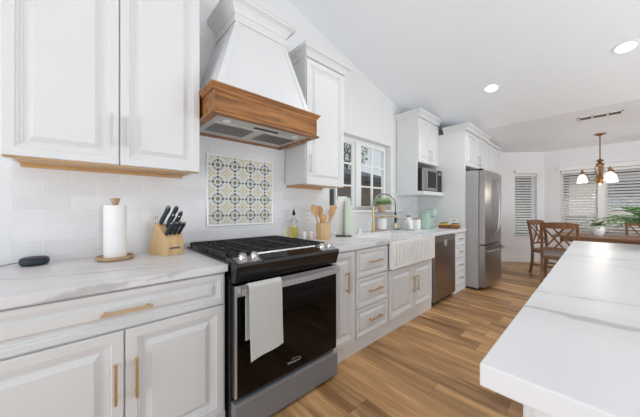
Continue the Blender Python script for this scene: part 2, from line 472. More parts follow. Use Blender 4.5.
s2 = link('sash', sash(2.70, 3.40, (2.805, 3.05, 3.085, 3.36), GX + .025), TRIM, win1, bevel=.002)
link('window_pane', B(GX - .007, GX - .003, 2.16, 2.66, 1.24, 2.09), PANE, s1)
link('window_pane', B(GX + .023, GX + .027, 2.80, 3.37, 1.24, 2.09), PANE, s2)
link('window_latch', B(GX + .036, GX + .046, 2.75, 2.77, 1.42, 1.50), TRIM, win1, bevel=.003)
m = MB().box(W - .11, W + .035, OY0 - .03, OY1 + .03, OZ0 - .03, OZ0)
link('window_sill', m, TRIM, win1, bevel=.004)

# nook windows -----------------------------------------------------
m = MB()
for a in ((FW0, FWM0), (FWM1, FW1)):
    y = FARY + .08
    m.box(a[0], a[0] + .04, y, y + .05, FZ0, FZ1).box(a[1] - .04, a[1], y, y + .05, FZ0, FZ1).box(a[0], a[1], y, y + .05, FZ0, FZ0 + .04).box(a[0], a[1], y, y + .05, FZ1 - .04, FZ1)
m.box(FWM0, FWM1, FARY - .012, FARY + .16, FZ0, FZ1)
win2 = struct('window_2', m, TRIM)
for a in ((FW0, FWM0), (FWM1, FW1)): link('window_pane', B(a[0] + .04, a[1] - .04, FARY + .10, FARY + .106, FZ0 + .04, FZ1 - .04), PANE, win2)
link('window_sill', B(FW0 - .04, FW1, FARY - .03, FARY + .08, FZ0 - .03, FZ0), TRIM, win2, bevel=.004)
m = MB()
abox(m, NU0, NU0 + .035, .08, .13, NZ0, NZ1); abox(m, NU1 - .035, NU1, .08, .13, NZ0, NZ1); abox(m, NU0, NU1, .08, .13, NZ0, NZ0 + .035); abox(m, NU0, NU1, .08, .13, NZ1 - .035, NZ1)
win3 = struct('window_3', m, TRIM)
m = MB(); abox(m, NU0 + .03, NU1 - .03, .10, .105, NZ0 + .03, NZ1 - .03); link('window_pane', m, PANE, win3)
m = MB(); abox(m, NU0 - .03, NU1 + .03, -.03, .08, NZ0 - .03, NZ0); link('window_sill', m, TRIM, win3, bevel=.004)

# ------------------------------------------------------------ exterior
gm = MB().box(-9, W - .17, -4, 22, -.25, -.12).box(W - .17, 12, FARY + 1.0, 22, -.25, -.12)
struct('ground', gm, CONC)
# neighbour's house across the side yard (seen through the kitchen window)
h = thing('neighbour_house', 'brown stucco house with dark roof seen through the kitchen window', 'house', (-5.2, 9, -.12))
link('house_wall', MB().box(-6.4, -4.6, 3.2, 10.2, -.12, 2.35), BROWNST, h)
link('house_roof', MB().prism([(-4.1, 2.30), (-4.1, 2.48), (-6.6, 3.25), (-6.6, 2.30)], 2.8, 10.4), ROOFM, h)
link('corner_post', B(-4.28, -4.16, 7.55, 7.67, -.12, 2.30), TRIM, h)
wn_ = link('house_window', MB().rings(-4.6, 5.2, 6.8, .9, 2.0, [(0, 0), (0, .05), (.07, .05), (.07, .02)]), TRIM, h)
link('house_window_pane', B(-4.59, -4.575, 5.27, 6.73, .97, 1.93), DKWIN, wn_)
# tree behind it
random.seed(3)
t = thing('bare_tree', 'dark branching tree against the sky behind the neighbouring roof', 'tree', (-8, 10.5, -.12))
tm = MB()
def branch(p, d, L, r, k):
    q = p + d * L
    tm.tube([p, (p + q) / 2 + Vector((random.uniform(-.05, .05), random.uniform(-.05, .05), 0)), q], [r, r * .85, r * .7], 6)
    if k == 0: return
    for _ in range(3 if k > 1 else 4):
        dd = (d + Vector((random.uniform(-.8, .8), random.uniform(-.8, .8), random.uniform(-.15, .5)))).normalized()
        branch(q, dd, L * random.uniform(.55, .8), r * .6, k - 1)
branch(Vector((-8, 10.5, -.12)), Vector((0, 0, 1)), 2.2, .14, 4)
link('trunk', tm, BARK, t)
def leafcloud(n, c, rad, size, seed):
    random.seed(seed); m = MB()
    for _ in range(n):
        th, ph, rr = random.uniform(0, 2 * PI), random.uniform(-1, 1), random.random() ** .4
        s_ = math.sqrt(1 - ph * ph)
        p = Vector((c[0] + rad[0] * rr * s_ * math.cos(th), c[1] + rad[1] * rr * s_ * math.sin(th), c[2] + rad[2] * rr * ph))
        a = Vector((random.gauss(0, 1), random.gauss(0, 1), random.gauss(0, 1))).normalized(); b = a.orthogonal().normalized(); l = size * random.uniform(.6, 1.3)
        m.add([p - a * l, p + b * l * .4, p + a * l, p - b * l * .4], [(0, 1, 2, 3)])
    return m
link('foliage', leafcloud(1500, (-8, 10.5, 4.4), (1.6, 2.0, 1.4), .09, 5), LEAFD, t)
# things beyond the nook windows
h = thing('patio_wall_house', 'pale beige house front beyond the breakfast nook blinds', 'house', (2.5, 11.6, -.12))
link('house_wall', MB().box(-3.5, 7, 11.6, 12.2, -.12, 2.7), STUCCO, h)
link('house_roof', MB().add([(-3.8, 11.1, 2.5), (7.3, 11.1, 2.5), (7.3, 12.8, 3.3), (-3.8, 12.8, 3.3), (-3.8, 11.1, 2.7), (7.3, 11.1, 2.7), (7.3, 12.8, 3.5), (-3.8, 12.8, 3.5)], [(0, 3, 2, 1), (4, 5, 6, 7), (0, 1, 5, 4), (1, 2, 6, 5), (2, 3, 7, 6), (3, 0, 4, 7)]), ROOFM, h)
for (a, b, z0, z1) in ((1.9, 3.3, 1.2, 2.1), (-1.8, -.9, .8, 2.0), (.3, 1.1, .0, 2.05)):
    f = link('house_window', B(a, b, 11.55, 11.6, z0, z1), TRIM, h); link('house_window_pane', B(a + .08, b - .08, 11.535, 11.55, z0 + .08, z1 - .08), DKWIN, f)
f = thing('wooden_fence', 'low brown board fence outside the breakfast nook windows', 'fence', (0, 10.4, -.12))
for k in range(22):
    x = -2.8 + k * .42
    link('fence_board', B(x, x + .40, 10.4, 10.43, -.12, 1.05 + .02 * (k % 2)), TANW, f)
link('fence_rail', B(-2.8, 6.44, 10.43, 10.48, .75, .85), TANW, f)
o = link('hedge', leafcloud(2600, (.47, 9.98, 1.1), (.62, .24, 1.3), .08, 8), LEAFD, None, loc=(.47, 9.98, -.1)); tag(o, 'dark leafy shrub outside the narrow nook window', 'shrub')
# porch beam over the nook windows
p = thing('patio_cover', 'dark wooden patio cover outside the breakfast nook windows', 'patio cover', (2, 9.4, -.12))
link('cover_roof', B(-1.2, 5.6, 8.9, 9.6, 2.28, 2.4), ROOFM, p)
link('cover_beam', B(-1.2, 5.6, 9.5, 9.6, 2.08, 2.28), CHAIRW, p)
for x in (-1.1, 1.35, 3.9): link('cover_post', B(x, x + .12, 9.5, 9.6, -.12, 2.1), CHAIRW, p)

# ------------------------------------------------------------ cabinetry helpers
DOORP = [(0, 0), (0, .018), (.003, .021), (.040, .021), (.043, .0155), (.051, .0155), (.053, .009), (.063, .008), (.065, .003), (.074, .003), (.094, .016), (.096, .019)]
DRAWP = [(0, 0), (0, .018), (.003, .021), (.022, .021), (.024, .0155), (.031, .0155), (.033, .009), (.039, .008), (.041, .003), (.047, .003), (.060, .016), (.062, .019)]
def panel(name, x, y0, y1, z0, z1, parent, prof=DOORP, sign=1, mat=None):
    w_ = min(y1 - y0, z1 - z0)
    k = min(1, (w_ * .46) / prof[-1][0])
    return link(name, MB().rings(x, y0, y1, z0, z1, [(a * k, b) for a, b in prof], sign), mat or CAB, parent)
def bar_handle(x, y, z, L, axis, parent, mat, sign=1):
    m = MB(); r = .0055
    if axis == 'z': m.box(x + sign * .026, x + sign * .037, y - r, y + r, z - L / 2, z + L / 2)
    else: m.box(x + sign * .026, x + sign * .037, y - L / 2, y + L / 2, z - r, z + r)
    for s_ in (-1, 1):
        d = s_ * (L / 2 - .018)
        if axis == 'z': m.box(x, x + sign * .027, y - .005, y + .005, z + d - .006, z + d + .006)
        else: m.box(x, x + sign * .027, y + d - .006, y + d + .006, z - .005, z + .005)
    return link('handle', m, mat, parent, bevel=.0015)
CROWNP = [(0, 0), (.008, 0), (.008, .012), (.014, .018), (.020, .034), (.034, .050), (.052, .060), (.058, .062), (.058, .078), (.064, .082), (.064, .092), (0, .092)]
def crown(name, y0, y1, xw, xf, z0, parent, prof=CROWNP, k=1.0, left=True, right=True, mat=None):
    m = MB(); n = len(prof); vs_ = []
    for (o, z) in prof:
        o *= k; z = z0 + z * k
        a = y0 - (o if left else 0); b = y1 + (o if right else 0)
        vs_ += [(xw, a, z), (xf + o, a, z), (xf + o, b, z), (xw, b, z)]
    fs = [(i * 4 + j, i * 4 + j + 1, (i + 1) * 4 + j + 1, (i + 1) * 4 + j) for i in range(n - 1) for j in range(3)]
    fs.append((4 * (n - 1), 4 * (n - 1) + 1, 4 * (n - 1) + 2, 4 * (n - 1) + 3)); fs.append((3, 2, 1, 0))
    fs += [tuple(4 * i for i in range(n)), tuple(4 * i + 3 for i in range(n))[::-1]]
    m.add(vs_, fs)
    return link(name, m, mat or CAB, parent)

# ------------------------------------------------------------ left base cabinet
TK = .105
def base(label, y0, y1, name='base_cabinet', toe=True):
    t = thing(name, label, 'cabinet', (W, (y0 + y1) / 2, 0))
    link('cabinet_body', MB().box(W + .01, FX, y0, y1, TK, CB - .001), CAB, t)
    if toe: link('toe_kick', MB().box(FX - .06, FX + .006, y0, y1, 0, TK + .002), CAB, t)
    return t
LY0, LY1 = -.62, .566
t = base('white base cabinet left of the range with wide drawer over two doors', LY0, LY1)
SPL = .125
d = panel('drawer', FX, -.42 , LY1 - .012, .705, CB - .012, t, DRAWP); bar_handle(FX + .019, .135, .785, .18, 'y', d, GOLD)
d = panel('door', FX, -.42, SPL - .003, TK + .012, .695, t); bar_handle(FX + .019, SPL - .032, .49, .17, 'z', d, GOLD)
d = panel('door', FX, SPL + .003, LY1 - .012, TK + .012, .695, t); bar_handle(FX + .019, SPL + .040, .49, .17, 'z', d, GOLD)
# counter left
o = link('countertop', MB().box(W + .009, .648, -1.25, .570, CB, CT), QL, None, bevel=.003, loc=(W, -.3, CB))
tag(o, 'white quartz countertop with grey veins left of the range', 'countertop')
# a second base unit under the part of the counter that runs out of the frame
t = base('white base cabinet at the far left edge under the counter', -1.24, LY0 - .003)
panel('door', FX, -1.2, -.63, TK + .012, CB - .015, t)

# ------------------------------------------------------------ right run
t = base('narrow white pull-out cabinet right beside the range with one tall handle', 1.365, 1.672)
d = panel('door', FX, 1.372, 1.655, TK + .012, CB - .012, t); bar_handle(FX + .019, 1.546, .625, .17, 'z', d, GOLD)
t = base('white three-drawer base cabinet left of the farmhouse sink', 1.674, 2.150)
for (z0, z1) in ((.625, CB - .012), (.365, .615), (TK + .012, .355)):
    d = panel('drawer', FX, 1.682, 2.142, z0, z1, t, DRAWP); bar_handle(FX + .019, 1.93, (z0 + z1) / 2 + .005, .19, 'y', d, GOLD)
t = base('white two-door base cabinet below the fluted apron sink', 2.152, 3.128)
t.children[0].data.transform(Matrix.Identity(4))
d = panel('door', FX, 2.18, 2.655, TK + .012, .610, t); bar_handle(FX + .019, 2.62, .40, .17, 'z', d, GOLD)
d = panel('door', FX, 2.661, 3.110, TK + .012, .610, t); bar_handle(FX + .019, 2.715, .40, .17, 'z', d, GOLD)
t = base('slim white four-drawer cabinet between the dishwasher and the refrigerator', 3.84, 4.262)
for k in range(4):
    z0 = TK + .012 + k * .189
    d = panel('drawer', FX, 3.85, 4.25, z0, z0 + .18, t, DRAWP); bar_handle(FX + .019, 4.06, z0 + .095, .12, 'y', d, GOLD)
# re-cut the sink cabinet body so that the sink sits in it
for ob in list(bpy.data.objects):
    if ob.parent and ob.parent.get('label', '').startswith('white two-door base') and ob.name.startswith('cabinet_body'):
        me = ob.data; w0 = Vector(ob['_w']); mm = MB().box(W + .01, FX, 2.152, 3.128, TK, .62)
        me.clear_geometry(); me.from_pydata([tuple(Vector(p) - w0) for p in mm.v], [], mm.f)
# dishwasher
t = thing('dishwasher', 'stainless steel dishwasher between sink cabinet and slim drawers', 'dishwasher', (.3, 3.48, 0))
link('tub', B(W + .05, FX, 3.14, 3.832, .10, CB - .002), BLACKP, t)
dd = link('door', B(FX, FX + .035, 3.145, 3.826, .06, .862), DWST, t, bevel=.004)
link('control_strip', B(FX + .036, FX + .038, 3.16, 3.81, .795, .85), STEEL, dd)
link('handle_pocket', MB().xlathe(3.485, .775, [(.05, FX + .035), (.05, FX + .038), (.03, FX + .039)], 20), RSTEEL, dd, smooth=True)
link('kick_plate', B(FX - .05, FX - .02, 3.15, 3.82, 0.0, .10), BLACKP, t)
# fridge side panel, gable
# countertop right (around the sink)
SY0, SY1 = 2.155, 3.10
m = MB().box(W + .009, .648, 1.352, SY0, CB, CT).box(W + .009, .08, SY0, SY1, CB, CT).box(W + .009, .648, SY1, 4.262, CB, CT)
o = link('countertop', m, QR, None, bevel=.003, loc=(W, 2.8, CB)); tag(o, 'white quartz countertop with grey veins around the sink', 'countertop')
# sink
t = thing('farmhouse_sink', 'white fireclay farmhouse sink with vertical fluted apron front', 'sink', (.37, 2.63, .63))
m = MB(); A0, A1, x0, x1, zt, zb = SY0 + .003, SY1 - .003, .085, .672, .898, .63
m.box(x0, x0 + .025, A0, A1, zb + .03, zt).box(x0, x1 - .03, A0, A0 + .025, zb + .03, zt).box(x0, x1 - .03, A1 - .025, A1, zb + .03, zt).box(x0, x1 - .03, A0, A1, zb, zb + .03)
link('basin', m, CERAM, t, bevel=.004)
m = MB(); m.box(x1 - .045, x1 - .014, A0, A1, zb, zt)
m.box(x1 - .0141, x1, A0, A0 + .07, zb, zt).box(x1 - .0141, x1, A1 - .07, A1, zb, zt).box(x1 - .0141, x1, A0 + .07, A1 - .07, zt - .03, zt).box(x1 - .0141, x1, A0 + .07, A1 - .07, zb, zb + .025)
nf = 15; wf = (A1 - A0 - .14) / nf
for k in range(nf):
    y = A0 + .07 + k * wf
    m.box(x1 - .0142, x1 - .001, y + wf * .30, y + wf * .98, zb + .024, zt - .03)
link('apron', m, CERAM, t)
link('drain', MB().lathe(.37, 2.63, [(.045, zb + .031), (.045, zb + .034), (.02, zb + .033)], 20), CHROME, t, smooth=True)

# ------------------------------------------------------------ range
RY0, RY1 = .577, 1.347; RC = (RY0 + RY1) / 2
t = thing('range', 'black and stainless slide-in gas range between two counters', 'range', (.3, RC, 0))
link('range_body', MB().box(W + .02, .665, RY0, RY1, .03, .905), BLACKM, t, bevel=.003)
for (a, b) in ((.0, RY0 + .05), (.0, RY1 - .05), (.6, RY0 + .05), (.6, RY1 - .05)): link('foot', MB().lathe(a, b, [(.02, 0), (.02, .032)], 12), BLACKP, t)
link('cooktop', MB().box(W + .015, .66, RY0 - .006, RY1 + .006, .905, .925), BLACKM, t, bevel=.004)
# control fascia
m = MB().prism([(.60, .905), (.60, .945), (.655, .945), (.735, .925), (.742, .912), (.712, .822), (.665, .815)], RY0, RY1)
cp = link('control_panel', m, BLACKM, t, bevel=.003)
link('silver_trim', MB().prism([(.598, .9455), (.602, .953), (.622, .953), (.626, .9455)], RY0 + .16, RY1 - .13), CHROME, cp)
link('touch_strip', MB().hexa([(.652, RY0 + .18, .9459), (.722, RY0 + .18, .929), (.722, RY1 - .16, .929), (.652, RY1 - .16, .9459)], [(.652, RY0 + .18, .9475), (.722, RY0 + .18, .9305), (.722, RY1 - .16, .9305), (.652, RY1 - .16, .9475)]), BGLASS, cp)
kn = Vector((.245, 0, .97)).normalized()
for y in (RY0 + .055, RY0 + .125, RY1 - .125, RY1 - .055):
    c = Vector((.688, y, .9375))
    k_ = link('knob', MB().tube([c, c + kn * .006, c + kn * .008, c + kn * .030, c + kn * .034], [.027, .027, .022, .019, .015], 20), CHROME, t, smooth=True)
    link('knob_grip', MB().tube([c + kn * .028 + Vector((.02, 0, -.005)), c + kn * .028 - Vector((.02, 0, -.005))], .006, 8), CHROME, k_)
for y0_, y1_ in ((RY0 + .01, RY0 + .15), (RY1 - .15, RY1 - .01)):
    link('knob_plate', MB().hexa([(.655, y0_, .9455), (.73, y0_, .9268), (.73, y1_, .9268), (.655, y1_, .9455)], [(.655, y0_, .9475), (.73, y0_, .929), (.73, y1_, .929), (.655, y1_, .9475)]), STEEL, cp)
# burners
for (x, y, r) in ((.08, RY0 + .16, .045), (.42, RY0 + .16, .055), (.25, RC, .06), (.08, RY1 - .16, .04), (.42, RY1 - .16, .05)):
    bo = link('burner', MB().lathe(x, y, [(r * 1.2, .925), (r * 1.15, .932), (r, .936), (r, .94)], 24), STEEL, t, smooth=True)
    link('burner_cap', MB().lathe(x, y, [(r * .85, .94), (r * .85, .947), (r * .7, .95)], 24), IRON, bo, smooth=True)
gw = (RY1 - RY0 - .016) / 3
for k in range(3):
    y0_, y1_ = RY0 + .006 + k * (gw + .002), RY0 + .006 + k * (gw + .002) + gw
    m = MB(); X0, X1 = W + .05, .592; zt = .962; z_ = .946
    for yy in (y0_ + .006, y1_ - .006): m.box(X0, X1, yy - .006, yy + .006, z_, zt)
    for xx in (X0 + .006, X1 - .006): m.box(xx - .006, xx + .006, y0_, y1_, z_, zt)
    nb = 9
    for i in range(1, nb):
        xx = X0 + (X1 - X0) * i / nb
        L_ = gw * (.5 if i % 3 == 0 else .36)
        m.box(xx - .0045, xx + .0045, y0_, y0_ + L_, z_, zt); m.box(xx - .0045, xx + .0045, y1_ - L_, y1_, z_, zt)
    m.box(X0, X1, (y0_ + y1_) / 2 - .0045, (y0_ + y1_) / 2 + .0045, z_, zt)
    for xx in (X0 + .01, X1 - .01, (X0 + X1) / 2):
        for yy in (y0_ + .008, y1_ - .008): m.box(xx - .007, xx + .007, yy - .006, yy + .006, .925, z_)
    link('grate', m, IRON, t, bevel=.002)
# oven door
DX = .712
od = link('oven_door', MB().box(.667, DX, RY0, RY1, .206, .808), BGLASS, t, bevel=.004)
link('door_trim', MB().box(DX, DX + .004, RY0, RY1, .748, .806), RSTEEL, od)
link('door_side_trim', MB().box(DX, DX + .003, RY0, RY0 + .012, .215, .748), RSTEEL, od)
link('door_window', MB().rings(DX, RY0 + .10, RY1 - .10, .32, .70, [(0, 0), (0, .0012), (.006, .0012), (.006, .0006)]), BGLASS, od)
# handle
m = MB()
for i in range(12):
    a, b = i / 12, (i + 1) / 12
    ya, yb = RY0 + .018 + (RY1 - RY0 - .036) * a, RY0 + .018 + (RY1 - RY0 - .036) * b
    xa, xb = .762 + .016 * math.sin(PI * a), .762 + .016 * math.sin(PI * b)
    m.hexa([(xa - .012, ya, .765), (xa, ya, .765), (xb, yb, .765), (xb - .012, yb, .765)], [(xa - .012, ya, .80), (xa, ya, .80), (xb, yb, .80), (xb - .012, yb, .80)])
m.box(DX + .003, .76, RY0 + .018, RY0 + .045, .768, .797).box(DX + .003, .76, RY1 - .045, RY1 - .018, .768, .797)
hd = link('handle', m, RSTEEL, od)
# logo on the glass
def text(body, size, loc, rot, mat, parent, name, ext=.0006):
    cu = bpy.data.curves.new(name, 'FONT'); cu.body = body; cu.size = size; cu.extrude = ext; cu.align_x = 'CENTER'; cu.align_y = 'CENTER'
    tmp = bpy.data.objects.new(name, cu); COL.objects.link(tmp)
    dg = bpy.context.evaluated_depsgraph_get(); me = bpy.data.meshes.new_from_object(tmp.evaluated_get(dg)); bpy.data.objects.remove(tmp)
    me.materials.clear(); me.materials.append(mat)
    me.transform(Matrix.Translation(Vector(loc) - Vector(parent['_w'])) @ rot.to_4x4())
    o = bpy.data.objects.new(name, me); COL.objects.link(o); o.parent = parent; o['_w'] = parent['_w']
    return o
ROTX = Matrix(((0, 0, 1), (1, 0, 0), (0, 1, 0)))      # text x -> +Y, text y -> +Z, faces +X
text('Whirlpool', .023, (DX + .001, RC - .0, .262), ROTX, GREYP, od, 'logo')
link('logo_swoosh', MB().tube([(DX + .001, RC + .055 * math.cos(q), .266 + .016 * math.sin(q)) for q in [PI * (-.15 + .75 * i / 12) for i in range(13)]], .0011, 5), GREYP, od)
# drawer
dr = link('storage_drawer', MB().box(.667, .724, RY0, RY1, .022, .181), DRST, t, bevel=.003)
link('drawer_lip', MB().box(.70, .7255, RY0, RY1, .178, .182), RSTEEL, dr)
# towel on oven handle
def cloth_strip(y0, y1, xf, ztop, zf, zbk, xback, thick=.004, n=26, slant=0.0, wav=.004):
    path = []
    for i in range(n + 1):
        a = i / n; path.append((xf, zf + (ztop - zf) * a))
    cx = (xf + xback) / 2; r = (xf - xback) / 2
    for i in range(1, 8):
        q = PI * i / 8; path.append((cx + r * math.cos(q), ztop + r * math.sin(q)))
    for i in range(n + 1):
        a = i / n; path.append((xback, ztop - (ztop - zbk) * a))
    m = MB(); ny = 14; vs_ = []; rows = len(path)
    for layer in (0, 1):
        for j, (x, z) in enumerate(path):
            p0 = path[max(j - 1, 0)]; p1 = path[min(j + 1, rows - 1)]
            tx, tz = p1[0] - p0[0], p1[1] - p0[1]; L = math.hypot(tx, tz) or 1; nx, nz = tz / L, -tx / L
            for i in range(ny + 1):
                b = i / ny; drop = (1 - (z - zf) / (ztop - zf)) if x > cx else 0
                drop = max(0, min(1, drop))
                xx = x + (nx * thick if layer else 0) + wav * drop * (1 + math.sin(b * 7 + z * 6))
                vs_.append((xx, y0 + (y1 - y0) * b + slant * drop, z + (nz * thick if layer else 0) - (slant and .03 * drop * (1 - b))))
    ncol = ny + 1; off = rows * ncol; fs = []
    for j in range(rows - 1):
        for i in range(ny):
            a = j * ncol + i; fs.append((a, a + 1, a + ncol + 1, a + ncol)); fs.append((off + a, off + a + ncol, off + a + ncol + 1, off + a + 1))
    for j in range(rows - 1):
        a = j * ncol; fs.append((a, a + ncol, off + a + ncol, off + a)); a = j * ncol + ny; fs.append((a, off + a, off + a + ncol, a + ncol))
    for i in range(ny):
        fs.append((i, off + i, off + i + 1, i + 1)); a = (rows - 1) * ncol + i; fs.append((a, a + 1, off + a + 1, off + a))
    m.add(vs_, fs); return m
o = link('dish_towel', cloth_strip(.622, .822, .784, .802, .455, .52, .746, slant=.008), WAFFLE, None, smooth=True, loc=(.77, .72, .80))
tag(o, 'white waffle dish towel hanging over the oven door handle', 'towel')

# ------------------------------------------------------------ upper cabinets
UX = .215
def upper(label, y0, y1, z0, z1, xf=UX, under=True, name='wall_cabinet'):
    t = thing(name, label, 'cabinet', (W, (y0 + y1) / 2, z0))
    m = MB().box(W + .01, xf, y0, y1, z0 + .012, z1)
    link('cabinet_body', m, CAB, t)
    if under:
        link('underside', MB().box(W + .012, xf - .022, y0 + .018, y1 - .018, z0 + .008, z0 + .0125), MAPLE, t)
        link('front_rail', MB().box(xf - .03, xf - .004, y0 + .004, y1 - .004, z0 - .004, z0 + .012), MAPLE, t)
        link('back_rail', MB().box(W + .012, W + .03, y0 + .02, y1 - .02, z0 - .010, z0 + .008), MAPLE, t)
    return t
t = upper('large white two-door wall cabinet above the left counter', -.275, .556, 1.452, 2.78)
d = panel('door', UX, -.272, .136, 1.455, 2.76, t, [(a * 1.0, b) for a, b in DOORP]); bar_handle(UX + .019, .105, 1.635, .165, 'z', d, NICKEL)
d = panel('door', UX, .142, .553, 1.455, 2.76, t); bar_handle(UX + .019, .172, 1.635, .165, 'z', d, NICKEL)
crown('crown_moulding', -.275, .556, W, UX + .02, 2.78, t)
t = upper('tall white single-door wall cabinet between the hood and the window', 1.476, 1.985, 1.436, 2.60, .195)
d = panel('door', .195, 1.482, 1.978, 1.439, 2.585, t); bar_handle(.195 + .019, 1.512, 1.63, .165, 'z', d, NICKEL)
crown('crown_moulding', 1.476, 1.985, W, .215, 2.60, t, k=.95)

# microwave cabinet
MX = .215; MY0, MY1 = 3.567, 4.262
t = thing('wall_cabinet', 'white two-door wall cabinet with open microwave niche below', 'cabinet', (W, 3.9, 1.42))
m = MB().box(W + .01, MX, MY0, MY1, 1.90, 2.56).box(W + .01, MX, MY0, MY0 + .018, 1.4755, 1.90).box(W + .01, W + .02, MY0 + .018, MY1 - .018, 1.4755, 1.90).box(W + .01, MX, MY1 - .018, MY1, 1.4755, 1.90)
link('cabinet_body', m, CAB, t)
sp_ = (MY0 + MY1) / 2
d = panel('door', MX, MY0 + .004, sp_ - .003, 1.905, 2.55, t); bar_handle(MX + .019, sp_ - .03, 2.03, .165, 'z', d, NICKEL)
d = panel('door', MX, sp_ + .003, MY1 - .004, 1.905, 2.55, t); bar_handle(MX + .019, sp_ + .03, 2.03, .165, 'z', d, NICKEL)
link('microwave_shelf', B(W + .01, MX + .10, MY0, MY1, 1.42, 1.475), CAB, t, bevel=.002)
crown('crown_moulding', MY0, MY1, W, MX + .02, 2.56, t, right=False)
# microwave
t = thing('microwave', 'stainless steel microwave in the open wall cabinet niche', 'microwave', (.1, 3.9, 1.477))
my0, my1, mx = 3.60, 4.225, .27
link('microwave_body', B(W + .03, mx, my0, my1, 1.485, 1.815), BLACKP, t, bevel=.004)
for a in (my0 + .05, my1 - .05):
    for x in (W + .08, mx - .05): link('foot', MB().lathe(x, a, [(.012, 1.475), (.012, 1.486)], 10), BLACKP, t)
dm = link('microwave_door', MB().box(mx, mx + .03, my0, my0 + .46, 1.487, 1.813), STEEL, t, bevel=.003)
link('door_glass', B(mx + .03, mx + .033, my0 + .09, my0 + .41, 1.53, 1.775), BGLASS, dm)
link('handle', MB().tube([(mx + .03, my0 + .035, 1.53), (mx + .06, my0 + .035, 1.535), (mx + .06, my0 + .035, 1.765), (mx + .03, my0 + .035, 1.77)], .008, 10), STEEL, dm, smooth=True)
kp = link('keypad', B(mx, mx + .028, my0 + .463, my1, 1.487, 1.813), BGLASS, t, bevel=.003)
link('display', B(mx + .028, mx + .03, my0 + .49, my1 - .03, 1.74, 1.785), STEEL, kp)

# fridge cabinet + pantry
PX = FX + .015
t = thing('refrigerator_cabinet', 'white two-door cabinet above the stainless refrigerator', 'cabinet', (W, 4.8, 1.86))
link('cabinet_body', B(W + .01, PX, 4.284, 5.36, 1.875, 2.415), CAB, t)
link('end_panel', B(W + .01, FX + .02, 4.264, 4.2835, 0, 2.415), CAB, t, bevel=.002)
d = panel('door', PX, 4.31, 4.815, 1.88, 2.40, t); bar_handle(PX + .019, 4.785, 2.0, .165, 'z', d, NICKEL)
d = panel('door', PX, 4.821, 5.335, 1.88, 2.40, t); bar_handle(PX + .019, 4.851, 2.0, .165, 'z', d, NICKEL)
crown('crown_moulding', 4.264, 5.36, .315, PX + .02, 2.416, t, k=.95, right=False)
t = thing('pantry_cabinet', 'tall white pantry cabinet beyond the refrigerator beside the nook', 'cabinet', (W, 5.8, 0))
link('cabinet_body', B(W + .01, PX - .02, 5.364, 6.35, .1, 2.42), CAB, t)
link('toe_kick', B(W + .01, PX - .09, 5.364, 6.35, 0, .1), CAB, t)
for a, b in ((5.37, 5.69), (5.695, 6.01), (6.015, 6.34)):
    panel('door', PX - .02, a, b, 1.5, 2.40, t); panel('door', PX - .02, a, b, .115, 1.49, t)
link('top_trim', B(W + .01, PX + .015, 5.364, 6.36, 2.42, 2.475), CAB, t)
# refrigerator
t = thing('refrigerator', 'stainless steel french door refrigerator in white cabinet surround', 'refrigerator', (.4, 4.75, 0))
F0, F1 = 4.30, 5.235
link('refrigerator_body', B(W + .03, .80, F0, F1, .03, 1.79), FRSIDE, t, bevel=.004)
link('hinge_cover', B(.72, .84, F0 + .02, F0 + .12, 1.79, 1.815), BLACKP, t, bevel=.004)
link('base_grille', B(.76, .80, F0 + .01, F1 - .01, .0, .05), BLACKP, t)
fm = (F0 + F1) / 2
def curved(y0, y1, z0, z1, n=10):
    m = MB(); poly = []
    for i in range(n + 1):
        y = y0 + (y1 - y0) * i / n; u = (y - fm) / (F1 - F0) * 2
        poly.append((.905 - .022 * u * u, y))
    poly += [(.805, y1), (.805, y0)]
    m.prismxy(poly, z0, z1); return m
for y0_, y1_, s_ in ((F0, fm - .003, -1), (fm + .003, F1, 1)):
    d = link('door', curved(y0_, y1_, .685, 1.785), STEELV, t, bevel=.006)
    yy = fm + s_ * .055
    pts = [(.90, yy, .82), (.945, yy, .86)] + [(.945 + .022 * math.sin(PI * i / 10), yy, .86 + .78 * i / 10) for i in range(1, 10)] + [(.945, yy, 1.64), (.90, yy, 1.68)]
    link('handle', MB().tube(pts, .013, 10), STEELV, d, smooth=True)
    if s_ > 0: link('door_badge', B(.900, .9035, fm + .30, fm + .38, 1.66, 1.675), CHROME, d)
d = link('freezer_drawer', curved(F0, F1, .055, .67), STEELV, t, bevel=.006)
pts = [(.89, F0 + .06, .585), (.94, F0 + .09, .59)] + [(.94 + .025 * math.sin(PI * i / 10), F0 + .09 + (F1 - F0 - .18) * i / 10, .59) for i in range(1, 10)] + [(.94, F1 - .09, .59), (.89, F1 - .06, .585)]
link('handle', MB().tube(pts, .014, 10), STEELV, d, smooth=True)

# ------------------------------------------------------------ hood
HY0, HY1, HX = .560, 1.408, .45
HC = (HY0 + HY1) / 2
t = thing('range_hood', 'white tapered range hood with carved brown wooden band', 'range hood', (W, HC, 1.80))
# wooden band: core + top and bottom mouldings
def ushell(y0, y1, xf, z0, z1, th=.02):
    m = MB(); m.box(xf - th, xf, y0, y1, z0, z1).box(W + .01, xf - th, y0, y0 + th, z0, z1).box(W + .01, xf - th, y1 - th, y1, z0, z1); return m
band = link('wood_band', ushell(HY0 + .012, HY1 - .012, HX - .012, 1.815, 1.95), HOODW, t)
TOPP = [(0, 0), (.004, 0), (.006, .008), (.012, .014), (.016, .022), (.022, .026), (.022, .036), (0, .036)]
crown('top_moulding', HY0 + .008, HY1 - .008, W + .01, HX - .010, 1.943, band, TOPP, mat=HOODW)
m = ushell(HY0 - .006, HY1 + .006, HX + .006, 1.793, 1.808, .05)
link('bottom_moulding', m, HOODW, band, bevel=.004)
m = MB()
n = 56
for k in range(n):
    y = HY0 + .014 + (HY1 - HY0 - .028) * (k + .5) / n
    m.box(HX - .012, HX - .004, y - .0045, y + .0045, 1.810, 1.820)
link('beading', m, HOODW, band)
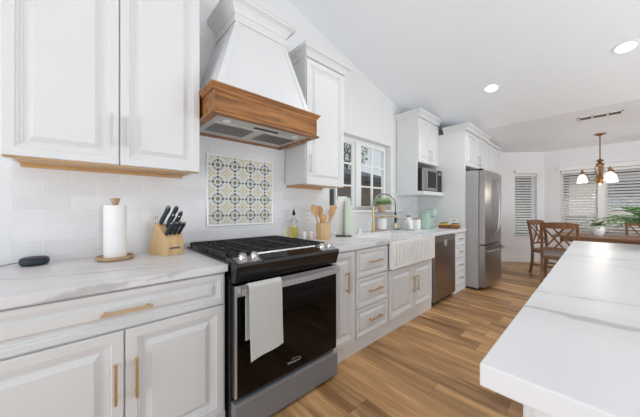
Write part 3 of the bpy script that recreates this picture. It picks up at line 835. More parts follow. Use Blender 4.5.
link('inlay_frame', MB().rings(HX - .012, HY0 + .012, HY1 - .012, 1.822, 1.945, [(0, 0), (0, .005), (.014, .005), (.018, .001)]), HOODW, band)
# insert
link('back_rail', B(W + .012, W + .06, HY0 - .006, HY1 + .006, 1.793, 1.808), HOODW, band)
INS = paint('hood_insert_steel', srgb(196, 194, 190), .35, .4)
ins = link('hood_insert', B(W + .012, HX - .045, HY0 + .04, HY1 - .04, 1.802, 1.815), INS, t)
for y0_, y1_ in ((HY0 + .08, HC - .03), (HC + .03, HY1 - .08)):
    ft = link('filter', B(.0, .27, y0_, y1_, 1.799, 1.8025), INS, ins)
    m = MB()
    for k in range(14):
        y = y0_ + .02 + (y1_ - y0_ - .04) * k / 13
        m.box(.03, .24, y - .005, y + .005, 1.797, 1.7995)
    link('filter_slots', m, BLACKP, ft)
link('hood_controls', B(.30, .33, HC - .08, HC + .12, 1.799, 1.8025), BLACKP, ins)
for y in (HY0 + .14, HY1 - .14): link('hood_lamp', MB().lathe(.315, y, [(.025, 1.7995), (.028, 1.8025)], 16), WHITEP, ins)
# tapered body
zb_, zt_ = 1.965, 2.565
b0, b1, bx = HY0 + .022, HY1 - .060, HX - .03
t0, t1, tx = .795, 1.226, .235
m = MB().hexa([(W + .01, b0, zb_), (bx, b0, zb_), (bx, b1, zb_), (W + .01, b1, zb_)], [(W + .01, t0, zt_), (tx, t0, zt_), (tx, t1, zt_), (W + .01, t1, zt_)])
body = link('hood_body', m, CAB, t)
# raised strips along the left and right edges of the sloped faces
m = MB()
def strip(ya, yb, za, zb2, xa, xb, wd, out=.006):
    m.hexa([(xa - .01, ya, za), (xa + out, ya, za), (xa + out, ya + wd, za), (xa - .01, ya + wd, za)], [(xb - .01, yb, zb2), (xb + out, yb, zb2), (xb + out, yb + wd * .8, zb2), (xb - .01, yb + wd * .8, zb2)])
strip(b0, t0, zb_, zt_, bx, tx, .045)
link('edge_trim', m, CAB, body)
m = MB(); strip(b1 - .045, t1 - .036, zb_, zt_, bx, tx, .045); link('edge_trim', m, CAB, body)
HCP = [(0, 0), (.010, 0), (.010, .014), (.004, .018), (.004, .060), (.012, .066), (.020, .085), (.040, .110), (.062, .122), (.070, .124), (.070, .142), (.078, .146), (.078, .160), (0, .160)]
crown('crown_moulding', t0, t1, W + .01, tx, zt_, t, HCP)

# ------------------------------------------------------------ mosaic panel
t = thing('mosaic_panel', 'patterned green and ochre tile panel in silver frame above the range', 'tile panel', (W, 1.02, 1.08))
PY0, PY1, PZ0, PZ1 = .712, 1.330, 1.070, 1.665
link('panel_frame', MB().rings(TX, PY0, PY1, PZ0, PZ1, [(0, 0), (0, .010), (.004, .013), (.016, .013), (.019, .008)]), CERAM, t)
m = MB(); xx = TX + .008
a0, a1, c0, c1 = PY0 + .019, PY1 - .019, PZ0 + .019, PZ1 - .019
m.cur = 0; m.box(xx - .004, xx + .001, a0, a1, c0, c1)
NC = 4; pu, pv = (a1 - a0) / NC, (c1 - c0) / NC
def clipped(poly, mi):
    pts = [(min(max(y, a0), a1), min(max(z, c0), c1)) for y, z in poly]
    A = sum(pts[i][0] * pts[(i + 1) % len(pts)][1] - pts[(i + 1) % len(pts)][0] * pts[i][1] for i in range(len(pts)))
    if abs(A) < 1e-6: return
    h = .0016
    m.cur = mi; n = len(pts)
    m.add([(xx + .0005, y, z) for y, z in pts] + [(xx + h, y, z) for y, z in pts], [tuple(range(n, 2 * n))] + [(i, (i + 1) % n, n + (i + 1) % n, n + i) for i in range(n)])
def disc(y, z, r, mi, n=12, sy=1, rot=0): clipped([(y + r * sy * math.cos(2 * PI * i / n) * math.cos(rot) - r * math.sin(2 * PI * i / n) * math.sin(rot), z + r * sy * math.cos(2 * PI * i / n) * math.sin(rot) + r * math.sin(2 * PI * i / n) * math.cos(rot)) for i in range(n)], mi)
for i in range(NC + 1):
    for j in range(NC + 1):
        cy, czz = a0 + pu * i, c0 + pv * j       # lattice nodes: ochre flower
        disc(cy, czz, pu * .06, 4, 10)
        for q in range(4):
            an = q * PI / 2 + PI / 4
            disc(cy + pu * .15 * math.cos(an), czz + pu * .15 * math.sin(an), pu * .045, 4, 8, 1.3, an)
        if i < NC:
            for k in (.24, .76): disc(cy + pu * k, czz, pu * .05, 4, 8, 1.6, 0)
            disc(cy + pu * .5, czz, pu * .08, 3, 4)
        if j < NC:
            for k in (.24, .76): disc(cy, czz + pv * k, pu * .05, 4, 8, 1.6, PI / 2)
            disc(cy, czz + pv * .5, pu * .08, 3, 4)
        if i < NC and j < NC:
            my_, mz_ = cy + pu / 2, czz + pv / 2
            disc(my_, mz_, pu * .12, 1, 14)
            for q in range(4):
                an = q * PI / 2
                yy, zz = my_ + pu * .28 * math.cos(an), mz_ + pv * .28 * math.sin(an)
                for e in range(4):
                    a_ = e * PI / 2
                    disc(yy + pu * .045 * math.cos(a_), zz + pu * .045 * math.sin(a_), pu * .047, 3, 8)
                an += PI / 4
                disc(my_ + pu * .27 * math.cos(an), mz_ + pv * .27 * math.sin(an), pu * .07, 2, 8, 1.8, an + PI / 2)
link('mosaic', m, [CREAM, MGREEN, MGREY, MSLATE, MYEL], t)

# outlets
def outlet(label, y, z):
    t = thing('wall_outlet', label, 'outlet', (TX, y, z))
    pl = link('cover_plate', MB().rings(TX, y - .036, y + .036, z - .058, z + .058, [(0, 0), (.001, .004), (.006, .0055)]), WHITEP, t)
    for dz in (-.024, .024):
        rc = link('receptacle', B(TX + .0055, TX + .0075, y - .016, y + .016, z + dz - .016, z + dz + .016), WHITEP, pl)
        link('socket_slots', MB().box(TX + .0075, TX + .008, y - .008, y - .005, z + dz - .006, z + dz + .008).box(TX + .0075, TX + .008, y + .005, y + .008, z + dz - .006, z + dz + .006), BLACKP, rc)
outlet('white wall outlet half hidden behind the knife block', .372, 1.13)
outlet('white wall outlet above the salt and pepper shakers', 1.77, 1.12)

# ------------------------------------------------------------ island
IX0, IX1, IY0, IY1 = 1.843, 3.0, .566, 3.40
o = link('island_countertop', MB().box(IX0, IX1, IY0, IY1, .870, .915), QI, None, bevel=.004, loc=(2.4, 2, .865)); tag(o, 'thick white quartz island top with soft grey veins', 'countertop')
t = thing('kitchen_island', 'white panelled island base under the thick quartz top', 'island', (2.4, 2, 0))
link('island_body', B(1.923, 2.92, .59, 3.34, .1, .869), CAB, t)
link('toe_kick', B(1.96, 2.90, .64, 3.30, 0, .1), CAB, t)
for k in range(5):
    a = .62 + k * .545; panel('door', 1.923, a, a + .535, .12, .855, t, sign=-1)

# ------------------------------------------------------------ ceiling fixtures
def downlight(x, y, label, power=16):
    z = cz(y); t = thing('recessed_light', label, 'ceiling light', (x, y, z), 'recessed ceiling lights')
    R_ = Matrix.Rotation(-math.atan(SL), 3, 'X') if y < LY else Matrix.Identity(3)
    def disc_mb(prof):
        mm = MB().lathe(0, 0, prof, 32); mm.v = [tuple(R_ @ Vector(p) + Vector((x, y, z))) for p in mm.v]; return mm
    link('trim_ring', disc_mb([(.068, -.001), (.088, -.001), (.088, -.004), (.068, -.006), (.068, -.001)]), TRIM, t, smooth=True)
    link('lens', disc_mb([(.0, -.003), (.070, -.003), (.070, -.0005), (0, -.0005)]), LENS, t)
    l = bpy.data.lights.new('downlight', 'SPOT'); l.energy = power; l.spot_size = math.radians(150); l.spot_blend = .8; l.shadow_soft_size = .08; l.color = (1, .985, .96)
    lo = bpy.data.objects.new('downlight', l); COL.objects.link(lo); lo.location = (x, y, z - .04); lo.parent = None
downlight(1.08, 3.82, 'recessed ceiling light nearer the refrigerator cabinet')
downlight(2.18, 3.80, 'recessed ceiling light nearest the right edge, above the island')
downlight(1.02, 2.28, 'recessed ceiling light at the top edge above the sink')
downlight(2.18, 2.26, 'added recessed fill light over the middle of the island, above the frame')  # unseen fixture added to brighten the middle of the room
downlight(3.40, 3.80, 'added recessed fill light right of the island, outside the frame')  # also unseen, put in for more light from the right
def vent():
    t = thing('ceiling_vent', 'white rectangular ceiling vent with three slotted openings', 'vent', (2.02, 5.3, LOWZ))
    x0, x1, y0, y1 = 1.80, 2.235, 5.18, 5.36
    m = MB(); z = LOWZ - .006
    m.box(x0, x1, y0, y0 + .02, z, LOWZ - .0005).box(x0, x1, y1 - .022, y1, z, LOWZ - .0005).box(x0, x0 + .025, y0, y1, z, LOWZ - .0005).box(x1 - .025, x1, y0, y1, z, LOWZ - .0005)
    for k in (1, 2):
        xx = x0 + (x1 - x0) * k / 3; m.box(xx - .010, xx + .010, y0, y1, z, LOWZ - .0005)
    link('vent_frame', m, TRIM, t)
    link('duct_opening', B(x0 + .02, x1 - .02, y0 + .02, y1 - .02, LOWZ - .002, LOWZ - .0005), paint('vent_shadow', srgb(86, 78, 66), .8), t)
    for k in range(6):
        yy = y0 + .03 + k * .023
        link('louvre', MB().hexa([(x0 + .02, yy, z + .001), (x1 - .02, yy, z + .001), (x1 - .02, yy + .002, z), (x0 + .02, yy + .002, z)], [(x0 + .02, yy + .006, LOWZ - .001), (x1 - .02, yy + .006, LOWZ - .001), (x1 - .02, yy + .008, LOWZ - .001), (x0 + .02, yy + .008, LOWZ - .001)]), paint('louvre_metal', srgb(160, 152, 138), .6) if k == 0 else MATS['louvre_metal'], t)
vent()

# chandelier
CHX, CHY = 2.024, 6.55
t = thing('chandelier', 'bronze chandelier with white glass bell shades over the dining table', 'chandelier', (CHX, CHY, LOWZ))
link('canopy', MB().lathe(CHX, CHY, [(.075, LOWZ - .001), (.07, LOWZ - .012), (.03, LOWZ - .028), (.012, LOWZ - .04)], 20), BRONZE, t, smooth=True)
link('stem', MB().tube([(CHX, CHY, LOWZ - .035), (CHX, CHY, 2.05)], .009, 10), BRONZE, t, smooth=True)
link('hub', MB().lathe(CHX, CHY, [(.008, 2.08), (.04, 2.06), (.045, 2.04), (.018, 2.02), (.05, 1.99), (.055, 1.97), (.02, 1.94), (.016, 1.84), (.03, 1.78), (.055, 1.73), (.05, 1.68), (.02, 1.64), (.0, 1.62)], 20), BRONZE, t, smooth=True)
for k in range(3):
    a = math.radians((182, 300, 48)[k]); dx, dy = math.cos(a), math.sin(a)
    pts = []
    for (r, z) in ((.02, 1.98), (.06, 1.93), (.05, 1.84), (.035, 1.76), (.07, 1.70), (.13, 1.73), (.18, 1.82), (.205, 1.88), (.215, 1.89)):
        pts.append((CHX + dx * r, CHY + dy * r, z))
    ar = link('arm', MB().tube(pts, .008, 8), BRONZE, t, smooth=True)
    sx, sy = CHX + dx * .215, CHY + dy * .215
    link('socket_cup', MB().lathe(sx, sy, [(.009, 1.91), (.015, 1.89), (.021, 1.85), (.023, 1.82)], 14), BRONZE, ar, smooth=True)
    link('glass_shade', MB().lathe(sx, sy, [(.022, 1.825), (.036, 1.815), (.052, 1.785), (.062, 1.74), (.072, 1.68), (.069, 1.68), (.059, 1.74), (.049, 1.78), (.034, 1.81), (.019, 1.82)], 20), BULBG, ar, smooth=True)
l = bpy.data.lights.new('chandelier_glow', 'POINT'); l.energy = 8; l.color = (1, .93, .84); l.shadow_soft_size = .12
lo = bpy.data.objects.new('chandelier_glow', l); COL.objects.link(lo); lo.location = (CHX, CHY, 1.55)

# ------------------------------------------------------------ blinds
BLINDM, _nt, _b = newmat('blind_slat_white')
_b.inputs['Base Color'].default_value = (.95, .95, .94, 1); _b.inputs['Roughness'].default_value = .5
_tr = _nt.nodes.new('ShaderNodeBsdfTranslucent'); _tr.inputs[0].default_value = (.92, .91, .89, 1)
_mx = _nt.nodes.new('ShaderNodeMixShader'); _mx.inputs[0].default_value = .3
_nt.links.new(_b.outputs[0], _mx.inputs[1]); _nt.links.new(_tr.outputs[0], _mx.inputs[2]); _nt.links.new(_mx.outputs[0], _nt.nodes['Material Output'].inputs[0])
def blind(label, x0, x1, z0, z1, y, loc, rotz, group=None, pitch=.0595):
    """built along local x with the room at -y"""
    t = thing('window_blind', label, 'blind', (0, 0, 0))
    link('headrail', MB().box(x0, x1, y - .03, y + .02, z1 - .05, z1), TRIM, t, bevel=.003)
    n = int((z1 - .06 - z0) / pitch)
    a = math.radians(36); hw = .030
    for k in range(n):
        z = z1 - .075 - k * pitch; c, s_ = math.cos(a) * hw, math.sin(a) * hw
        link('slat', MB().hexa([(x0 + .004, y - c, z - s_ - .0015), (x1 - .004, y - c, z - s_ - .0015), (x1 - .004, y + c, z + s_ - .0015), (x0 + .004, y + c, z + s_ - .0015)], [(x0 + .004, y - c, z - s_ + .0015), (x1 - .004, y - c, z - s_ + .0015), (x1 - .004, y + c, z + s_ + .0015), (x0 + .004, y + c, z + s_ + .0015)]), BLINDM, t)
    zb = z1 - .075 - n * pitch
    link('bottom_rail', B(x0 + .003, x1 - .003, y - .026, y + .026, zb - .012, zb + .008), TRIM, t)
    for f_ in (.18, .82) if x1 - x0 < .8 else (.12, .5, .88):
        xx = x0 + (x1 - x0) * f_
        link('ladder_cord', MB().box(xx - .0015, xx + .0015, y - .028, y - .026, zb, z1 - .05), TRIM, t)
    t.location = loc; t.rotation_euler = (0, 0, rotz)
    return t
blind('white slatted blind in the wide nook window, left half', FW0 + .01, FWM0 - .005, FZ0 + .02, FZ1 - .005, FARY + .035, (0, 0, 0), 0)
blind('white slatted blind in the wide nook window, right half', FWM1 + .005, FW1 - .01, FZ0 + .02, FZ1 - .005, FARY + .035, (0, 0, 0), 0)
blind('narrow white slatted blind in the angled wall window', NU0 + .008, NU1 - .008, NZ0 + .02, NZ1 - .02, .04, (AX0, AY0, 0), PI / 4)
o = link('blind_valance', MB().box(FW0 - .03, FW1 + .03, FARY - .05, FARY - .001, FZ1 + .0, FZ1 + .09), TRIM, None, bevel=.004, loc=(2, FARY, FZ1)); tag(o, 'long white valance box above the wide nook window blinds', 'valance')
m = MB(); abox(m, NU0 - .02, NU1 + .02, -.045, -.001, NZ1 - .01, NZ1 + .065)
o = link('blind_valance', m, TRIM, None, bevel=.004, loc=ang(NU0, 0, NZ1)); tag(o, 'short white valance above the narrow angled window blind', 'valance')

# ------------------------------------------------------------ dining table, chairs
TX0, TX1, TY0, TY1, TZ = 1.46, 2.90, 5.93, 6.85, .765
t = thing('dining_table', 'brown wooden dining table in front of the wide nook window', 'table', (2.2, 6.4, 0))
link('tabletop', B(TX0, TX1, TY0, TY1, TZ - .028, TZ), TABLEW, t, bevel=.006)
link('apron', MB().box(TX0 + .1, TX1 - .1, TY0 + .06, TY0 + .085, TZ - .10, TZ - .028).box(TX0 + .1, TX1 - .1, TY1 - .085, TY1 - .06, TZ - .10, TZ - .028).box(TX0 + .1, TX0 + .125, TY0 + .06, TY1 - .06, TZ - .10, TZ - .028).box(TX1 - .125, TX1 - .1, TY0 + .06, TY1 - .06, TZ - .10, TZ - .028), TABLEW, t)
for x in (1.98, 2.62):
    link('pedestal', MB().box(x - .05, x + .05, 6.34, 6.44, .06, TZ - .028), TABLEW, t, bevel=.01)
    link('foot', MB().box(x - .05, x + .05, 6.10, 6.68, 0, .07), TABLEW, t, bevel=.012)
def make_chair(label):
    t = thing('dining_chair', label, 'chair', (0, 0, 0), 'cross-back dining chairs around the table')
    # local: back at y=0, seat toward +y, width along x +-.21
    wd = .205
    for s_ in (-1, 1):
        x = s_ * wd
        m = MB()
        pts = [(x, -.04, 0), (x, -.005, .22), (x, .0, .45), (x, -.02, .7), (x, -.07, .965)]
        for i in range(4):
            (xa, ya, za), (xb, yb, zb) = pts[i], pts[i + 1]
            m.hexa([(xa - .018, ya - .016, za), (xa + .018, ya - .016, za), (xa + .018, ya + .018, za), (xa - .018, ya + .018, za)], [(xb - .018, yb - .016, zb), (xb + .018, yb - .016, zb), (xb + .018, yb + .018, zb), (xb - .018, yb + .018, zb)])
        link('back_post', m, CHAIRW, t)
        link('leg', MB().hexa([(x - .014, .40, 0), (x + .014, .40, 0), (x + .014, .428, 0), (x - .014, .428, 0)], [(x - .02, .395, .43), (x + .02, .395, .43), (x + .02, .435, .43), (x - .02, .435, .43)]), CHAIRW, t)
    link('seat_frame', MB().box(-wd - .01, wd + .01, 0, .43, .40, .445), CHAIRW, t, bevel=.004)
    link('seat', MB().box(-wd - .012, wd + .012, .02, .445, .445, .485), SEATF, t, bevel=.014, seg=3)
    m = MB(); n = 8
    for i in range(n):
        a, b = -1 + 2 * i / n, -1 + 2 * (i + 1) / n
        f_ = lambda q: -.070 - .030 * (1 - q * q)
        g_ = lambda q: .985 + .018 * (1 - q * q)
        m.hexa([(a * wd * 1.1, f_(a) - .01, .905), (a * wd * 1.1, f_(a) + .012, .905), (b * wd * 1.1, f_(b) + .012, .905), (b * wd * 1.1, f_(b) - .01, .905)],
               [(a * wd * 1.1, f_(a) - .02, g_(a)), (a * wd * 1.1, f_(a) + .002, g_(a)), (b * wd * 1.1, f_(b) + .002, g_(b)), (b * wd * 1.1, f_(b) - .02, g_(b))])
    link('top_rail', m, CHAIRW, t)
    link('lower_rail', B(-wd, wd, -.008, .012, .555, .585), CHAIRW, t)
    def brace(xa, xb, off):
        m = MB(); n = 6
        for i in range(n):
            p, q = i / n, (i + 1) / n
            P = [xa + (xb - xa) * p, -.004 + off - .075 * p * p, .58 + .33 * p]; Q = [xa + (xb - xa) * q, -.004 + off - .075 * q * q, .58 + .33 * q]
            m.hexa([(P[0] - .014, P[1] - .006, P[2]), (P[0] + .014, P[1] - .006, P[2]), (P[0] + .014, P[1] + .006, P[2]), (P[0] - .014, P[1] + .006, P[2])], [(Q[0] - .014, Q[1] - .006, Q[2]), (Q[0] + .014, Q[1] - .006, Q[2]), (Q[0] + .014, Q[1] + .006, Q[2]), (Q[0] - .014, Q[1] + .006, Q[2])])
        link('cross_brace', m, CHAIRW, t)
    brace(-.17, .06, .002); brace(-.06, .17, .006); brace(.06, -.17, -.004); brace(.17, -.06, -.008)
    link('stretcher', B(-wd, wd, .405, .42, .20, .225), CHAIRW, t)
    for s_ in (-1, 1): link('stretcher', B(s_ * wd - .008, s_ * wd + .008, 0, .41, .16, .185), CHAIRW, t)
    return t
ch = make_chair('cross-back wooden chair pushed in behind the island corner, front one of the pair')
ch.location = (1.585, 5.50, 0)
th = math.radians(66)
c2 = dup(ch, (1.275, 6.38, 0), 0, 'cross-back wooden chair at the left end of the dining table')
c2.rotation_euler = (0, 0, th - PI)
c2.location = (1.245, 6.42, 0)
c3 = dup(ch, (2.56, 7.22, 0), PI, 'cross-back wooden chair on the window side, mostly hidden by the fern')

# plant on dining table
px_, py_ = 2.0, 6.28
t = thing('potted_succulent', 'small succulents in a round white pot on the dining table', 'plant', (px_, py_, TZ))
link('pot', MB().lathe(px_, py_, [(.05, TZ), (.072, TZ + .03), (.084, TZ + .09), (.078, TZ + .15), (.070, TZ + .172), (.064, TZ + .17), (.064, TZ + .145)], 24), CERAM, t, smooth=True)
link('potting_soil', MB().lathe(px_, py_, [(.0645, TZ + .143), (.0645, TZ + .150), (.0, TZ + .155)], 20), SOIL, t)
def leafblades(c, n, L, wdt, spread, seed, droop=.3, zlift=.8):
    random.seed(seed); m = MB()
    for k in range(n):
        a = random.uniform(0, 2 * PI); e = random.uniform(.15, 1) * spread; l = L * random.uniform(.6, 1.1)
        d = Vector((math.cos(a) * e, math.sin(a) * e, zlift)).normalized(); p = Vector(c) + Vector((math.cos(a), math.sin(a), 0)) * random.uniform(0, .02)
        sd = d.cross(Vector((0, 0, 1))).normalized(); prev = None
        for i in range(5):
            u = i / 4; q = p + d * l * u - Vector((0, 0, droop * l * u * u)); wv = wdt * math.sin(PI * (.12 + .82 * u)) 
            cur = (q - sd * wv, q + sd * wv)
            if prev: m.add([prev[0], prev[1], cur[1], cur[0]], [(0, 1, 2, 3)])
            prev = cur
    return m
link('foliage', leafblades((px_, py_, TZ + .15), 90, .15, .014, 1.7, 11), LEAFD, t)

# fern on the island
fx, fy = 2.325, 3.16
t = thing('potted_fern', 'green fern in a woven pot on the island edge', 'plant', (fx, fy, CT))
link('pot', MB().lathe(fx, fy, [(.075, CT), (.10, CT + .04), (.108, CT + .10), (.10, CT + .15), (.09, CT + .15), (.09, CT + .13)], 24), WICK, t, smooth=True)
link('potting_soil', MB().lathe(fx, fy, [(.091, CT + .128), (.091, CT + .135), (0, CT + .14)], 20), SOIL, t)
random.seed(21)
for k in range(38):
    a = k * 2.39996; l = random.uniform(.42, .58); e = random.uniform(.3, 1.5)
    d = Vector((math.cos(a) * e, math.sin(a) * e, .9)).normalized(); p = Vector((fx, fy, CT + .13))
    sd = Vector((-math.sin(a), math.cos(a), 0))
    m = MB(); pts = []
    for i in range(13):
        u = i / 12; pts.append(p + d * l * u - Vector((0, 0, .55 * l * u * u)))
    m.tube(pts, [.002] * 13, 4)
    for i in range(2, 13):
        u = i / 12; q = pts[i]; tl = (pts[i] - pts[i - 1]).normalized()
        ll = .070 * math.sin(PI * (.15 + .8 * u)) + .008
        for sg in (-1, 1):
            dirl = (sd * sg + tl * .5 + Vector((0, 0, -.15))).normalized()
            e0 = q + dirl * ll; wv = tl * .009
            m.add([q - wv, q + dirl * ll * .5 - wv * 1.2, e0, q + dirl * ll * .5 + wv * 1.2, q + wv], [(0, 1, 2, 3, 4)])
    link('frond', m, LEAF, t)

# ------------------------------------------------------------ things on the left counter
# smart speaker
ex, ey = -.035, -.198
t = thing('smart_speaker', 'round dark blue smart speaker puck on the left counter', 'speaker', (ex, ey, CT))
link('speaker_body', MB().lathe(ex, ey, [(.040, CT), (.050, CT + .004), (.056, CT + .014), (.056, CT + .030), (.052, CT + .038), (.044, CT + .042), (0, CT + .042)], 32), DARKP, t, smooth=True)
link('light_ring', MB().lathe(ex, ey, [(.044, CT + .0422), (.046, CT + .0424), (.048, CT + .0405)], 32), BLACKP, t, smooth=True)
link('power_cord', MB().tube([(ex - .02, ey - .052, CT + .018), (ex + .0, ey - .09, CT + .016), (ex + .05, ey - .15, CT + .006), (ex + .1, ey - .22, CT + .004), (ex + .12, ey - .32, CT + .004)], .002, 6), CORD, t, smooth=True)
# paper towel
hx_, hy_ = .060, .133
t = thing('paper_towel_holder', 'pale wooden paper towel holder standing on the left counter', 'holder', (hx_, hy_, CT))
link('base', MB().lathe(hx_, hy_, [(.080, CT), (.092, CT + .008), (.094, CT + .020), (.088, CT + .024), (.084, CT + .014), (0, CT + .014)], 32), TANW, t, smooth=True)
link('post', MB().lathe(hx_, hy_, [(.010, CT + .012), (.010, CT + .335)], 12), TANW, t)
link('finial', MB().lathe(hx_, hy_, [(.012, CT + .322), (.014, CT + .330), (.016, CT + .334), (.024, CT + .358), (.024, CT + .363), (0, CT + .364)], 20), TANW, t, smooth=True)
o = link('paper_towel_roll', MB().lathe(hx_, hy_, [(.0105, CT + .0145), (.054, CT + .0145), (.055, CT + .02), (.055, CT + .315), (.054, CT + .32), (.0105, CT + .32)], 36), PAPER, None, smooth=True, loc=(hx_, hy_, CT)); tag(o, 'white paper towel roll on the wooden holder', 'paper towel')
# knife block
t = thing('knife_block', 'light wooden knife block near the range', 'knife block', (.1, .40, CT))
# local frame: front direction f, side direction s
fdir = Vector((.80, .25, 0)).normalized(); sdir = Vector((-fdir.y, fdir.x, 0)); oc = Vector((.012, .385, CT))
KS = 1.22
def kb(f, s_, z): return tuple(oc + fdir * f * KS + sdir * s_ * KS + Vector((0, 0, z * KS)))
def kprism(prof, s0, s1):
    n = len(prof); m = MB()
    m.add([kb(f, s0, z) for f, z in prof] + [kb(f, s1, z) for f, z in prof], [tuple(range(n)), tuple(range(n, 2 * n))[::-1]] + [(i, n + i, n + (i + 1) % n, (i + 1) % n) for i in range(n)])
    return m
hwid = .048
blk = link('block', kprism([(-.055, 0), (.115, 0), (.115, .095), (.040, .165), (.015, .165)], -hwid, hwid), LWOOD, t, bevel=.003)
link('nameplate', kprism([(.115, .034), (.1165, .034), (.1165, .044), (.115, .044)], -.028, .028), STEEL, blk)
ns = Vector((.682 * fdir.x, .682 * fdir.y, .731))    # out of the slanted top
def knife(f, s_, z, L, label, r=.010):
    L *= 1.4; r *= 1.35
    p = Vector(kb(f, s_, z)); o_ = thing('kitchen_knife', label, 'knife', tuple(p), 'dark handled knives in the block')
    tip = p + ns * L
    c = sdir * .0065; up = ns.cross(sdir).normalized() * r
    m = MB(); rows = [(0, .85), (.25, 1.0), (.6, .85), (.85, 1.1), (1, .9)]
    vs_ = []
    for u, k in rows:
        q = p + ns * L * u; vs_ += [q - c - up * k, q + c - up * k, q + c + up * k, q - c + up * k]
    fs = [(i * 4 + j, i * 4 + (j + 1) % 4, (i + 1) * 4 + (j + 1) % 4, (i + 1) * 4 + j) for i in range(4) for j in range(4)] + [(3, 2, 1, 0), (16, 17, 18, 19)]
    m.add(vs_, fs); link('handle', m, DARKP, o_, bevel=.003)
    b_ = MB().tube([tip - ns * .008, tip + ns * .004], .0085, 8); link('end_cap', b_, CHROME, o_)
    bl = MB(); q = p - ns * .03; bl.add([q - up * .8 - sdir * .001, q + up * .8 - sdir * .001, p + up * .8 - sdir * .001, p - up * .8 - sdir * .001, q - up * .8 + sdir * .001, q + up * .8 + sdir * .001, p + up * .8 + sdir * .001, p - up * .8 + sdir * .001], [(0, 1, 2, 3), (7, 6, 5, 4), (0, 4, 5, 1), (1, 5, 6, 2), (2, 6, 7, 3), (3, 7, 4, 0)])
    link('blade', bl, STEEL, o_)
knife(.035, -.030, .166, .105, 'largest dark handled knife at the back left of the block', .012)
knife(.035, .012, .166, .105, 'large dark handled knife at the back middle of the block', .012)
knife(.050, .036, .155, .085, 'dark handled knife at the back right of the block')
knife(.060, -.008, .147, .080, 'dark handled knife in the middle of the block')
knife(.074, .012, .135, .085, 'dark handled knife right of the middle of the block')
knife(.098, -.036, .111, .075, 'leftmost short steak knife in the front row of the block', .008)
knife(.098, -.015, .111, .075, 'second short steak knife from the left in the front row', .008)
knife(.098, .008, .111, .075, 'third short steak knife from the left in the front row', .008)
knife(.098, .032, .111, .070, 'rightmost short steak knife in the front row of the block', .008)

# ------------------------------------------------------------ things on the right counter
def cyl(name, x, y, prof, mat, parent=None, **k): return link(name, MB().lathe(x, y, [(r, CT + z) for r, z in prof], k.pop('n', 24)), mat, parent, smooth=True, **k)
bx_, by_ = -.035, 1.52
t = thing('oil_bottle', 'clear glass bottle with yellow cooking oil beside the range', 'bottle', (bx_, by_, CT))
cyl('glass_bottle', bx_, by_, [(.037, 0), (.040, .005), (.040, .15), (.034, .178), (.014, .205), (.012, .235), (.014, .237)], CLEAR, t)
cyl('cooking_oil', bx_, by_, [(.0, .006), (.036, .006), (.036, .125), (0, .125)], OIL, t)
cyl('pourer', bx_, by_, [(.012, .236), (.016, .245), (.017, .262), (.008, .278), (.004, .30)], BLACKP, t)
def shaker(x, y, label, mat):
    t = thing('shaker', label, 'shaker', (x, y, CT), 'salt and pepper shakers')
    cyl('shaker_body', x, y, [(.024, 0), (.026, .004), (.025, .055), (.022, .062)], mat, t)
    cyl('shaker_cap', x, y, [(.022, .062), (.022, .070), (.015, .074), (0, .075)], WHITEP, t)
SALT = paint('clear_salt', srgb(232, 232, 234), .3); PEPP = paint('pink_salt', srgb(226, 204, 192), .5)
shaker(.03, 1.60, 'white salt shaker beside the oil bottle', SALT)
shaker(.085, 1.645, 'pinkish shaker beside the wooden utensil crock', PEPP)
ux, uy = .145, 1.752
t = thing('utensil_crock', 'light wooden utensil crock between the range and the towel', 'crock', (ux, uy, CT))
cyl('crock_body', ux, uy, [(.069, 0), (.072, .004), (.072, .158), (.067, .160), (.066, .156), (.066, .012), (0, .012)], LWOOD, t)
def utensil(name, label, ang_, tilt, L, kind):
    d = Vector((math.cos(ang_) * math.sin(tilt), math.sin(ang_) * math.sin(tilt), math.cos(tilt)))
    p = Vector((ux, uy, CT + .014)) + Vector((math.cos(ang_), math.sin(ang_), 0)) * .015
    sd = Vector((-math.sin(YAW + 0), 0, 0)); sd = Vector((.677, .736, 0)); nn = d.cross(sd).normalized(); sd = nn.cross(d).normalized()
    m = MB(); rows = []
    prof = {'spoon': [(0, .008), (.55, .009), (.64, .012), (.72, .026), (.86, .035), (.95, .028), (1, .010)], 'spatula': [(0, .009), (.5, .010), (.62, .016), (.75, .030), (1, .034)], 'stick': [(0, .006), (.9, .008), (1, .006)]}[kind]
    vs_ = []
    for u, w_ in prof:
        q = p + d * L * u; tk = .005
        vs_ += [q - sd * w_ - nn * tk, q + sd * w_ - nn * tk, q + sd * w_ + nn * tk, q - sd * w_ + nn * tk]
    n = len(prof); fs = [(i * 4 + j, i * 4 + (j + 1) % 4, (i + 1) * 4 + (j + 1) % 4, (i + 1) * 4 + j) for i in range(n - 1) for j in range(4)] + [(3, 2, 1, 0), tuple(4 * n - 4 + j for j in range(4))]
    m.add(vs_, fs); o = link(name, m, OLIVEW, None, bevel=.003, loc=tuple(p)); tag(o, label, 'utensil', 'wooden utensils in the crock')
AW = math.atan2(.736, .677)   # to the right in the view
utensil('wooden_spatula', 'wooden spatula leaning right out of the crock', AW, .27, .33, 'spatula')
utensil('wooden_spoon', 'tallest wooden spoon leaning left out of the crock', AW + PI, .26, .34, 'spoon')
utensil('wooden_spoon', 'wooden spoon at the back left of the crock', AW + PI - 1.0, .20, .325, 'spoon')
utensil('wooden_spoon', 'short wooden spoon in the middle of the crock', AW + PI + 1.6, .08, .235, 'spoon')
